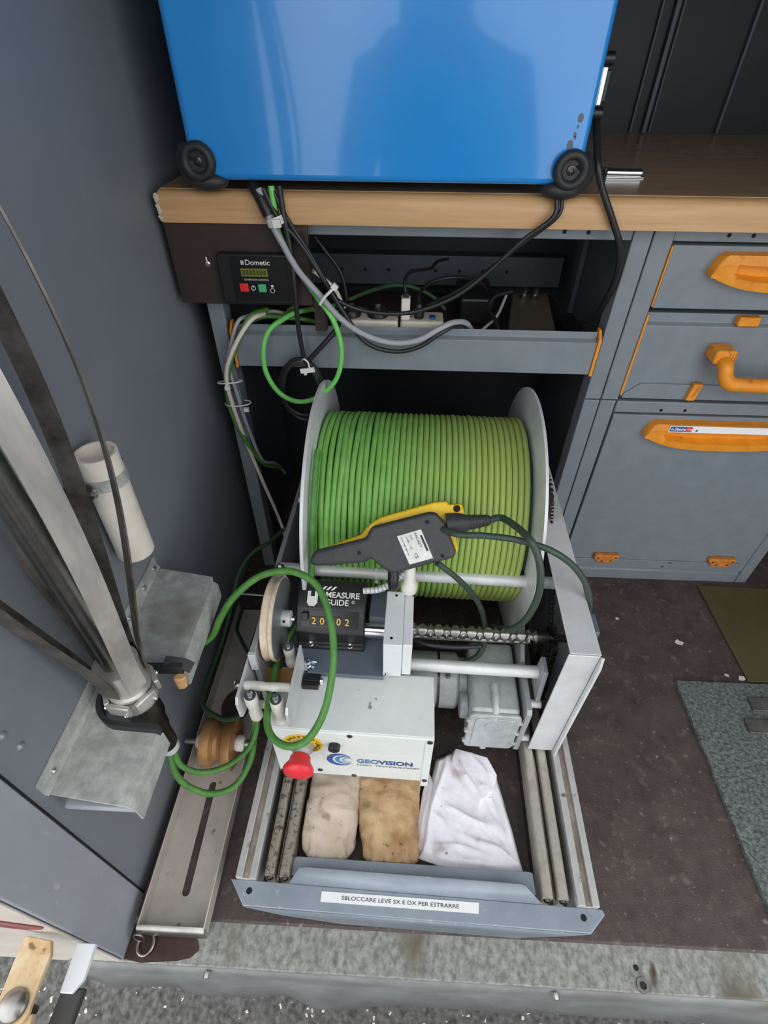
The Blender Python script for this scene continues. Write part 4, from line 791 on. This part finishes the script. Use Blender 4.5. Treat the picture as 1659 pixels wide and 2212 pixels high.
G().ring((.028, .305, .115), (.032, .305, .115), .0490, .0470, 40).build('motor_seam', 'steel_dark', wn)
G().prism(disc(.0675 * 0 + .305, .115, .040, 28), 'x', .064, .0795).build('motor_flange', 'cast_grey', wn, bevel=.002)
for x_ in (.045,): G().lathe([(.004, 0), (.004, .008), (0, .009)], (x_, .285, .158), (0, -.2, 1), 8).build('motor_bolt', 'steel', wn)
# control box
CU0, CU1, CV0, CV1, CW0, CW1 = -.2185, .0165, .142, .240, .0865, .2335
cbx = G().box(CU0, CU1, CV0, CV1, CW0, CW1).build('control_box', 'grey_paint', wn, bevel=.0018)
G().box(.0045, .0158, CV0 - .0012, CV0, .070, CW1 - .003).build('side_return', 'grey_paint', cbx, bevel=.0006)
G().box(CU0 + .001, CU1 - .001, CV0 + .003, CV1 - .003, CW1, CW1 + .0012).build('lid', 'grey_paint', cbx, bevel=.0005)
for x_, z_ in ((-.2125, .0935), (-.1533, .104), (-.1004, .0915), (.0105, .0945), (-.1021, .2285), (.0105, .2285)): G().lathe([(.0042, 0), (.0038, .0012), (0, .0014)], (x_, CV0 - .0002 - (.0012 if x_ > 0 else 0), z_), (0, -1, 0), 12).build('screw', 'steel_dark', cbx)
EX, EZ = -.1715, .1945
G().prism(disc(EX, EZ, .0285, 36), 'y', CV0 - .0012, CV0 - .0002).build('emergency_disc', 'yellow', cbx)
S_ = "ARRET D'URGENCE"
for i, c in enumerate(S_):
    if c == ' ': continue
    a = R(150 - i * 17); o_ = Vector((EX + .0195 * math.cos(a), CV0 - .0013, EZ + .0195 * math.sin(a))); e_ = Vector((math.sin(a), 0, -math.cos(a)))
    text(c, .0090, o_, e_, (math.cos(a), 0, math.sin(a)), 'print_dark', cbx, align='CENTER', bold=.02)
G().lathe([(.0155, 0), (.0155, .010), (.0130, .012), (.0120, .016), (0, .016)], (EX, CV0 - .001, EZ), (0, -1, 0), 28).build('button_collar', 'alu_dull', cbx, smooth=40)
G().lathe([(.0115, .0), (.0145, .003), (.0155, .010), (.0200, .016), (.0220, .020), (.0205, .0255), (.012, .0288), (0, .0295)], (EX, CV0 - .0165, EZ), (0, -1, 0), 36).build('emergency_button', 'red', cbx, smooth=60)
G().lathe([(.0085, 0), (.0085, .0075), (.0075, .0085), (.0045, .0085), (.004, .0065), (0, .0065)], (-.1255, CV0, .1965), (0, -1, 0), 26).build('key_knob', 'black', cbx, smooth=40)
fl_ = G().box(-.1435, -.0020, CV0 - .0006, CV0 - .0001, .121, .1735).build('sticker', 'grey_paint', cbx)
def crescent(cx, cz, ra, rb, cx2, ra2, rb2, mm):
    A_ = [(cx + ra * math.cos(R(a)), cz + rb * math.sin(R(a))) for a in range(25, 336, 10)]; B_ = [(cx2 + ra2 * math.cos(R(a)), cz + rb2 * math.sin(R(a))) for a in range(330, 24, -10)]
    g = G(); n = min(len(A_), len(B_)); y = CV0 - .0011
    A_ = A_[:n]; B_ = B_[::-1][:n]
    g.add([(p[0], y, p[1]) for p in A_] + [(p[0], y, p[1]) for p in B_], [(i, i + 1, n + i + 1, n + i) for i in range(n - 1)]); g.build('logo', mm, fl_, smooth=0)
crescent(-.1205, .1485, .0195, .0205, -.1160, .0150, .0165, 'print_blue'); crescent(-.1145, .1485, .0130, .0135, -.1110, .0098, .0108, 'print_blue_mid'); crescent(-.1085, .1485, .0085, .0085, -.1065, .0060, .0064, 'print_blue_pale')
text('GEO', .0185, (-.0945, CV0 - .0010, .1425), (1, 0, 0), (0, 0, 1), 'print_blue_mid', fl_, bold=.035, sx=.88)
text('VISION', .0185, (-.0612, CV0 - .0010, .1425), (1, 0, 0), (0, 0, 1), 'print_blue', fl_, bold=.035, sx=.88)
text('HIGH  TECHNOLOGIES', .0072, (-.0945, CV0 - .0010, .1325), (1, 0, 0), (0, 0, 1), 'print_dark', fl_, sx=1.27)
# carriage with counter
cpl = G().prism([(-.2000, .262), (-.1745, .2245), (-.0605, .2245), (-.0605, .345), (-.2000, .345)], 'z', .2395, .2490).build('carriage_plate', 'slate_plate', wn, bevel=.0008)
G().box(-.088, -.060, .300, .352, .2493, .292).build('carriage_riser', 'slate_plate', cpl, bevel=.001)
blk = G().box(-.0615, -.0345, .2265, .322, .2500, .3305).build('carriage_block', 'block_grey', wn, bevel=.0012)
G().box(-.0342, -.0205, .2300, .3180, .2500, .3270).build('block_cover', 'block_grey', blk, bevel=.0012)
for x_, y_ in ((-.047, .314), (-.0505, .238)): G().cyl((x_, y_, .3303), (x_, y_, .3309), .0022, n=10).build('screw', 'steel_dark', blk)
G().lathe([(.004, 0), (.004, .006), (0, .007)], (-.0545, .2265, .258), (0, -1, 0), 6).build('bolt', 'chrome', blk)
G().cyl((-.094, .2925, .2685), (-.0615, .2925, .2685), .0125, n=24).build('coupling', 'chrome', wn)
cn = G().lathe([(.0115, 0), (.0125, .006), (.0125, .016), (.0095, .020), (.0085, .034), (.0080, .052), (.005, .056), (0, .0565)], (-.0285, .325, .330), (0, .12, 1), 22).build('cable_gland', 'nylon', wn, smooth=50)
P3 = cr([(-.0305, .333, .368), (-.042, .330, .358), (-.058, .326, .342), (-.076, .323, .331), (-.098, .322, .327)], 10)
g = G(); g.tube(P3, .0048, 10); fh = g.build('flex_conduit', 'block_grey', wn, smooth=70)
g = G()
for i in range(2, len(P3) - 1, 3): d = (P3[i + 1] - P3[i]).normalized(); g.ring(P3[i] - d * .001, P3[i] + d * .001, .0056, .0040, 14)
g.build('conduit_rib', 'alu_dull', fh)
hp = [(.264, .2495), (.264, .2565), (.2715, .2590), (.2715, .2830), (.2775, .2865), (.2960, .3100), (.2985, .3115), (.3280, .3265), (.3400, .3265), (.3460, .3200), (.3460, .2495)]
hs = G().prism(hp, 'x', -.1985, -.0935).build('counter_housing', 'counter_black', wn, bevel=.0018)
ey_ = Vector((0, .0185, .0235)).normalized(); nn_ = Vector((1, 0, 0)).cross(ey_)
def onface(x_, t): return Vector((x_, .2775, .2865)) + ey_ * t + nn_ * .0002
G().oprism([(-.1905, .0015), (-.1030, .0015), (-.1030, .0280), (-.1905, .0280)], (0, .2775, .2865), (1, 0, 0), ey_, 0, .0008).build('counter_face', 'black_gloss', hs)
wd = G().oprism([(-.1770, .0050), (-.1130, .0050), (-.1130, .0190), (-.1770, .0190)], (0, .2775, .2865), (1, 0, 0), ey_, .0008, .0014).build('counter_window', 'black', hs, bevel=.0003)
for i in range(5): text('0' if i % 2 else '2', .0150, onface(-.1745 + i * .0127, .0068) + nn_ * .0016, (1, 0, 0), ey_, 'print_yellow', wd, name='digit', bold=.01, sx=.95)
G().obox(onface(-.1845, .019) + nn_ * .004, (1, 0, 0), ey_, nn_, .010, .012, .008).build('reset_knob', 'black', hs, bevel=.001)
e2 = Vector((0, .0295, .015)).normalized(); n2 = Vector((1, 0, 0)).cross(e2)
def ontop(x_, t): return Vector((x_, .2985, .3115)) + e2 * t + n2 * .0008
text('MEASURE', .0125, ontop(-.1560, .0155), (1, 0, 0), e2, 'print_white', hs, bold=.02, sx=1.0)
text('GUIDE', .0125, ontop(-.1560, .0040), (1, 0, 0), e2, 'print_white', hs, bold=.02, sx=1.0)
text('®', .0070, ontop(-.1150, .0075), (1, 0, 0), e2, 'print_white', hs)
g = G(); pl = [ontop(-.1835 + a, b) for a, b in ((0, .006), (.004, .001), (.012, .001), (.016, .006), (.016, .024), (.011, .024), (.011, .016), (.005, .016), (.005, .024), (0, .024))]; g.add(pl, [tuple(range(len(pl)))]); g.build('logo', 'print_white', hs, smooth=0)
g = G()
for k in range(3): a = -.1640 + k * .0075; pl = [ontop(a + x_, y_) for x_, y_ in ((0, .0265), (.004, .0265), (.010, .0325), (.006, .0325))]; g.add(pl, [(0, 1, 2, 3)])
g.build('logo', 'print_white', hs, smooth=0)
for x_ in (-.1760, -.1150): G().lathe([(.0048, 0), (.0048, .0035), (.0042, .0042), (.0022, .0042), (.0022, .002), (0, .002)], (x_, .2680, .2572), (0, -.2, 1), 14).build('hex_bolt', 'chrome', hs)
# measuring wheel
WV, WW, WR = .279, .3050, .0635
mw = G().lathe([(.006, -.2345), (WR - .001, -.2345), (WR, -.2335), (WR, -.2315), (WR - .0025, -.2290), (WR - .0025, -.2250), (WR, -.2225), (WR, -.2185), (WR - .001, -.2175), (.006, -.2175)], (0, WV, WW), (1, 0, 0), 72)
mw = mw.build('measuring_wheel', 'wheel_rim', wn, smooth=35)
G().lathe([(.004, -.2174), (WR - .0022, -.2174), (WR - .0030, -.2168), (.004, -.2168)], (0, WV, WW), (1, 0, 0), 64).build('wheel_disc', 'wheel_face', mw, smooth=35)
G().lathe([(.004, 0), (.0125, 0), (.0125, .012), (.0115, .013), (.004, .013)], (-.2168, WV, WW), (1, 0, 0), 28).build('hub', 'alu', mw, smooth=40)
G().cyl((-.206, WV, WW), (-.1985, WV, WW), .004, n=14).build('axle', 'chrome', mw)
G().cyl((-.2115, WV - .0105, WW + .0070), (-.2115, WV - .0125, WW + .0082), .0020, n=10).build('grub_screw', 'black', mw)
G().ring((-.083, .372, .312), (-.080, .372, .312), .0112, .0099, 20).obox((-.0815, .3665, .3000), (1, 0, 0), (0, 1, 0), (0, 0, 1), .005, .005, .007).build('cable_tie', 'tie', wn)
# cable guide in front of the wheel
for u0, u1, v0_, v1_ in ((-.2545, -.2510, .146, .232), (-.1845, -.1810, .136, .238)):
    G().prism([(v0_, .2560), (v0_ + .004, .2510), (v0_ + .04, .2350), (v1_, .2350), (v1_, .2990), (v0_ + .006, .2990), (v0_, .2900)], 'x', u0, u1).build('guide_plate', 'alu', wn, smooth=0)
def vroll(u_, v_, w0_, w1_, r=.0090):
    h = w1_ - w0_; q = G().lathe([(r * .8, 0), (r, .004), (r, h * .30), (r * .88, h * .36), (r * .88, h * .60), (r, h * .66), (r, h - .003), (r * .9, h), (0, h)], (u_, v_, w0_), (0, 0, 1), 26).build('guide_roller', 'nylon', wn, smooth=50)
    G().ring((u_, v_, w1_), (u_, v_, w1_ + .0015), .0078, .003, 22).build('washer', 'steel', q)
    G().lathe([(.0042, 0), (.0042, .004), (.003, .0055), (.0025, .009), (0, .010)], (u_, v_, w1_ + .0015), (0, 0, 1), 12).build('roller_bolt', 'chrome', q, smooth=40)
vroll(-.2362, .157, .2355, .2965); vroll(-.2002, .1535, .2355, .2965)
vroll(-.2020, .2400, .2420, .2900, .0085)
vroll(-.2330, .352, .28, .335, .0085); vroll(-.196, .362, .285, .338, .0080)
q = G().lathe([(.0055, 0), (.0065, .003), (.0065, .026), (.0058, .030), (.0058, .036), (.0065, .040), (.0065, .063), (.0055, .066)], (-.2507, .1760, .2885), (1, 0, 0), 20).build('cross_roller', 'nylon', wn, smooth=40)
G().lathe([(.0055, 0), (.0060, .002), (.0060, .064), (.0055, .066)], (-.2507, .1700, .2480), (1, 0, 0), 20).build('cross_roller', 'nylon', wn, smooth=40)
g = G(); g.cyl((-.2600, .1760, .2885), (-.2545, .1760, .2885), .0045, n=12); g.sphere((-.2625, .1760, .2935), .0045, 10, 6, (.5, .8, 1.2)); g.sphere((-.2625, .1760, .2835), .0045, 10, 6, (.5, .8, 1.2)); g.build('wing_nut', 'steel', q)
G().prism([(-.2505, .200), (-.1850, .200), (-.1850, .235), (-.2505, .235)], 'z', .2352, .2375).build('guide_floor', 'brass', wn)
g = G(); g.lathe([(.0105, 0), (.0105, .0015), (.006, .002), (.006, .008), (.004, .012), (0, .0125)], (-.1755, .2360, .2494), (0, 0, 1), 18)
for s in (-1, 1): g.sphere((-.1755 + s * .0100, .2360, .2585), .0050, 10, 6, (1, .5, .9))
g.build('wing_nut', 'chrome', cpl, smooth=50)
G().box(-.1805, -.1545, .2120, .2240, .2345 + .0005, .2470).box(-.1805, -.1560, .2040, .2120, .2352, .2460).build('sensor_bracket', 'black', wn, bevel=.001)
for dz in (0, .006): G().lathe([(.0038, 0), (.0038, .004), (0, .005)], (-.1540, .2150, .2375 + dz), (1, 0, 0), 10).build('bracket_bolt', 'chrome', wn)

# ================================================================== pendant control hanging on the winch rod
pd = thing('pendant_control', 'yellow and black hand pendant control hanging on the winch crossbar', 'control pendant', TL, TR, local=True)
PO = Vector((-.031, .343, .418)); pn = Vector((0, -.8, .6)); pey = Vector((0, .6, .8)); pex = Vector((1, 0, 0))
BODY = [(-.1431, -.0430), (-.1448, -.0314), (-.1370, -.0208), (-.0636, .0014), (-.0606, .0103), (-.0562, .0186), (.0243, .0434), (.0355, .0439), (.0495, .0293), (.0669, -.0099), (.0655, -.0201), (-.0013, -.0420), (-.0244, -.0488), (-.0403, -.0394), (-.0557, -.0266), (-.0621, -.0338), (-.1092, -.0411)]
YEL = [(-.1419, -.0350), (-.1419, -.0258), (-.0723, .0036), (-.0625, .0179), (-.0459, .0305), (.0311, .0568), (.0511, .0598), (.0535, .0545), (.0735, .0569), (.0793, .0388), (.0610, .0380), (.0680, .0040), (.0720, -.0096), (.0700, -.0160), (.0000, -.0380), (-.0400, -.0350), (-.0557, -.0220), (-.0621, -.0290)]
bd = G().oprism(BODY, PO, pex, pey, -.018, .0).build('back_shell', 'charcoal', pd, bevel=.0055, seg=4, smooth=60)
G().oprism(YEL, PO, pex, pey, -.036, -.0185).build('front_shell', 'yellow', pd, bevel=.004, seg=3, smooth=60)
def onp(a, b, h=.0002): return PO + pex * a + pey * b + pn * h
G().cyl(onp(.0659, .0497, -.019), onp(.0659, .0497, -.0178), .0052, n=18).build('lanyard_hole', 'black_void', pd)
for a, b in ((.0231, .0300), (.0476, -.0180), (-.0726, -.0201)): G().cyl(onp(a, b, -.0005), onp(a, b, .0004), .0030, n=14).build('screw_recess', 'black_void', bd)
lb = G().oprism([(-.0190, .0071), (.0010, -.0331), (.0344, -.0218), (.0150, .0189)], PO, pex, pey, .0001, .0006).build('rating_label', 'paper_grey', pd)
lx = (pex * (.0020 - .0224 + .0404 * 0) + pey * 0)
ea = Vector((.0344 - .0010, -.0218 + .0331)).normalized(); ex3 = (pex * (.0200) + pey * (-.0402)).normalized(); ey3 = (pex * .0340 + pey * .0118).normalized(); ey3 = (ey3 - ex3 * ey3.dot(ex3)).normalized()
def onl(s, t): return onp(-.0190, .0071, .0008) + ex3 * s + ey3 * t
text('XAC-A271', .0052, onl(.0050, .0240), ex3, ey3, 'print_dark', lb, bold=.01)
text('IP 65', .0036, onl(.0060, .0170), ex3, ey3, 'print_dark', lb)
text('U 500V  I 10A', .0034, onl(.0060, .0110), ex3, ey3, 'print_dark', lb)
text('CE', .0070, onl(.0330, .0120), ex3, ey3, 'print_dark', lb)
text('AC15 A300 240V 3A', .0034, onl(.0030, .0035), ex3, ey3, 'print_dark', lb)
g = G(); pl = [onl(s, t) for s, t in ((.0120, .0305), (.0370, .0305), (.0370, .0335), (.0120, .0335))]; g.add(pl, [(0, 1, 2, 3)]); g.build('lettering', 'print_dark', lb, smooth=0)
g = G()
for k in range(7): a = -.128 + k * .0085; b = -.0235 + k * .0026; g.oprism([(a, b), (a + .003, b + .001), (a + .004, b + .008 - .004), (a + .001, b - .006)], PO, pex, pey, -.001, .0007)
g.build('grip_rib', 'charcoal', bd)
bt = G(); bp0, bp1 = onp(.0520, .0255, -.014), onp(.1150, .0360, -.014); bt.lathe([(.0170, 0), (.0160, .016), (.0105, .034), (.0090, .048), (.0075, .062), (.005, .064)], bp0, bp1 - bp0, 24); bt = bt.build('strain_relief', 'charcoal', pd, smooth=50)
g = G(); dd = (bp1 - bp0).normalized()
for k in range(6): q0 = bp0 + dd * (.034 + k * .0045); g.ring(q0, q0 + dd * .0022, .0112 - k * .0005, .006, 20)
g.build('ridge', 'charcoal', bt)
G().tube([onp(-.022, -.045, -.012), onp(-.0215, -.056, -.010), onp(-.0215, -.063, -.010), onp(-.021, -.069, -.016), onp(-.0205, -.072, -.024)], .0085, 14).build('hook', 'black', pd, smooth=60)
MI = Matrix.Rotation(R(TR), 4, 'Z'); MI.translation = Vector(TL); MI = MI.inverted()
def loc_(P): return [MI @ Vector(p) for p in P]
e0 = bp0 + dd * .062
G().tube(cr([e0, e0 + dd * .02] + loc_([(.172, .498, .462), (.186, .480, .445), (.194, .468, .415), (.196, .462, .375), (.190, .464, .325), (.178, .475, .285), (.166, .500, .250)]) + loc_([(.160, .535, .20), (.150, .545, .12)]), 8), .0052, 12).build('cable', 'cable_pendant', pd, smooth=80)
cable('control_cable', 'grey green cable arching over the winch guard from behind the pendant', [(.055, .545, .43), (0.083, 0.520, 0.440), (0.118, 0.514, 0.445), (0.162, 0.508, 0.445), (0.209, 0.500, 0.435), (0.249, 0.497, 0.405), (0.276, 0.490, 0.365), (0.286, 0.482, 0.320), (.282, .47, .25), (.279, .45, .12), (.285, .43, .006)], .0048, 'cable_pendant')
cable('control_cable', 'grey green cable hanging below the crossbar to the gearmotor', [(0.058, 0.515, 0.385), (0.088, 0.518, 0.352), (0.118, 0.522, 0.31), (0.140, 0.520, 0.265), (0.150, 0.508, 0.215), (0.142, 0.492, 0.185), (0.118, 0.484, 0.172), (.10, .484, .165)], .0046, 'cable_pendant')
cable('control_cable', 'black cable lying along the lead screw behind the carriage block', [(.021, .487, .235), (.05, .470, .243), (.085, .465, .2455), (.115, .462, .252), (.135, .458, .262)], .0036, 'cable_black')
# ================================================================== the photographer, standing outside the opening (mirrored in the blue case)
mat('jacket', (44, 48, 58), .85, 0, (36, 40, 50), 30)
mat('trousers', (40, 42, 48), .85)
mat('skin', (196, 150, 124), .55)
mat('hair', (40, 32, 28), .7)
def person():
    V, E, Rd = [], [], []
    def p(x_, y_, z_, r, par=None, r2=None):
        V.append((x_, y_, z_)); Rd.append((r, r2 or r)); i = len(V) - 1
        if par is not None: E.append((par, i))
        return i
    X0_, Y0_ = .085, -.46
    pel = p(X0_, Y0_, .40, .20, None, .13); bel = p(X0_, Y0_, .56, .205, pel, .135); che = p(X0_, Y0_ + .01, .74, .215, bel, .135); up = p(X0_, Y0_ + .01, .87, .165, che, .11)
    nk = p(X0_, Y0_ + .03, .97, .075, up); hd1 = p(X0_, Y0_ + .06, 1.05, .08, nk, .085); hd2 = p(X0_, Y0_ + .06, 1.15, .085, hd1, .095); p(X0_, Y0_ + .05, 1.22, .055, hd2, .06)
    for s in (-1, 1):
        hip = p(X0_ + s * .10, Y0_, .34, .105, pel); kn = p(X0_ + s * .11, Y0_ + .02, -.0, .062, hip); an = p(X0_ + s * .12, Y0_ - .02, -.35, .042, kn); he = p(X0_ + s * .12, Y0_ - .02, -.385, .035, an); p(X0_ + s * .135, Y0_ + .13, -.39, .03, he)
        sh_ = p(X0_ + s * .215, Y0_ + .01, .86, .08, up); el = p(X0_ + s * .27, Y0_ + .10, .60, .064, sh_); wr = p(X0_ - .07 + s * .10, -.10, .86, .031, el); pa = p(s * .075, -.085, .93, .030, wr, .018)
        for k in range(4):
            f1 = p(s * (.070 - .004 * k), -.075 + .003 * k, .965 - .018 * k, .0085, pa); f2 = p(s * (.045), -.050, .972 - .019 * k, .0080, f1); p(s * (.022), -.048, .970 - .019 * k, .0070, f2)
        t1 = p(s * .062, -.105, .945, .0095, pa); p(s * .035, -.11, .955, .0080, t1)
    me = bpy.data.meshes.new('body'); me.from_pydata(V, E, []); o = bpy.data.objects.new('b', me); COL.objects.link(o)
    md = o.modifiers.new('skin', 'SKIN'); md.use_smooth_shade = True
    for i, sv in enumerate(me.skin_vertices[0].data): sv.radius = Rd[i]; sv.use_root = (i == 0)
    o.modifiers.new('sub', 'SUBSURF').render_levels = 2; o.modifiers['sub'].levels = 2
    bpy.context.view_layer.update()
    m2 = bpy.data.meshes.new_from_object(o.evaluated_get(bpy.context.evaluated_depsgraph_get())); bpy.data.objects.remove(o)
    t = thing('person', 'person in dark jacket photographing, mirrored in the blue case', 'person', (X0_, Y0_, -.42))
    m2.name = 'body'; m2.materials.clear()
    for k in ('jacket', 'trousers', 'skin'): m2.materials.append(MATS[k])
    for pl in m2.polygons:
        c = pl.center; pl.material_index = 2 if (c.z > .985 or (c.y > -.115 and c.z > .88)) else (1 if c.z < .36 else 0); pl.use_smooth = True
    for v in m2.vertices: v.co -= Vector((X0_, Y0_, -.42))
    b = bpy.data.objects.new('body', m2); COL.objects.link(b); b.parent = t
    hc = Vector((X0_, Y0_ + .045, 1.16))
    G().sphere(hc, .098, 20, 12, (.92, 1.0, 1.0)).build('hair', 'hair', t, smooth=60)
    G().sphere((X0_, Y0_ + .152, 1.125), .014, 10, 8, (.8, 1, 1.5)).build('nose', 'skin', t)
    for s in (-1, 1):
        G().sphere((X0_ + s * .032, Y0_ + .142, 1.145), .010, 10, 8).build('eye', 'print_dark', t); G().sphere((X0_ + s * .083, Y0_ + .05, 1.13), .026, 10, 8, (.35, .7, 1)).build('ear', 'skin', t)
    G().sphere((X0_, Y0_ + .143, 1.085), .018, 10, 6, (1.2, .4, .3)).build('mouth', 'red_lens', t)
    G().box(-.038, .038, -.074, -.066, .885, 1.035).build('phone', 'black', bevel=.004, label='black phone held up by the photographer', cat='phone')
person()
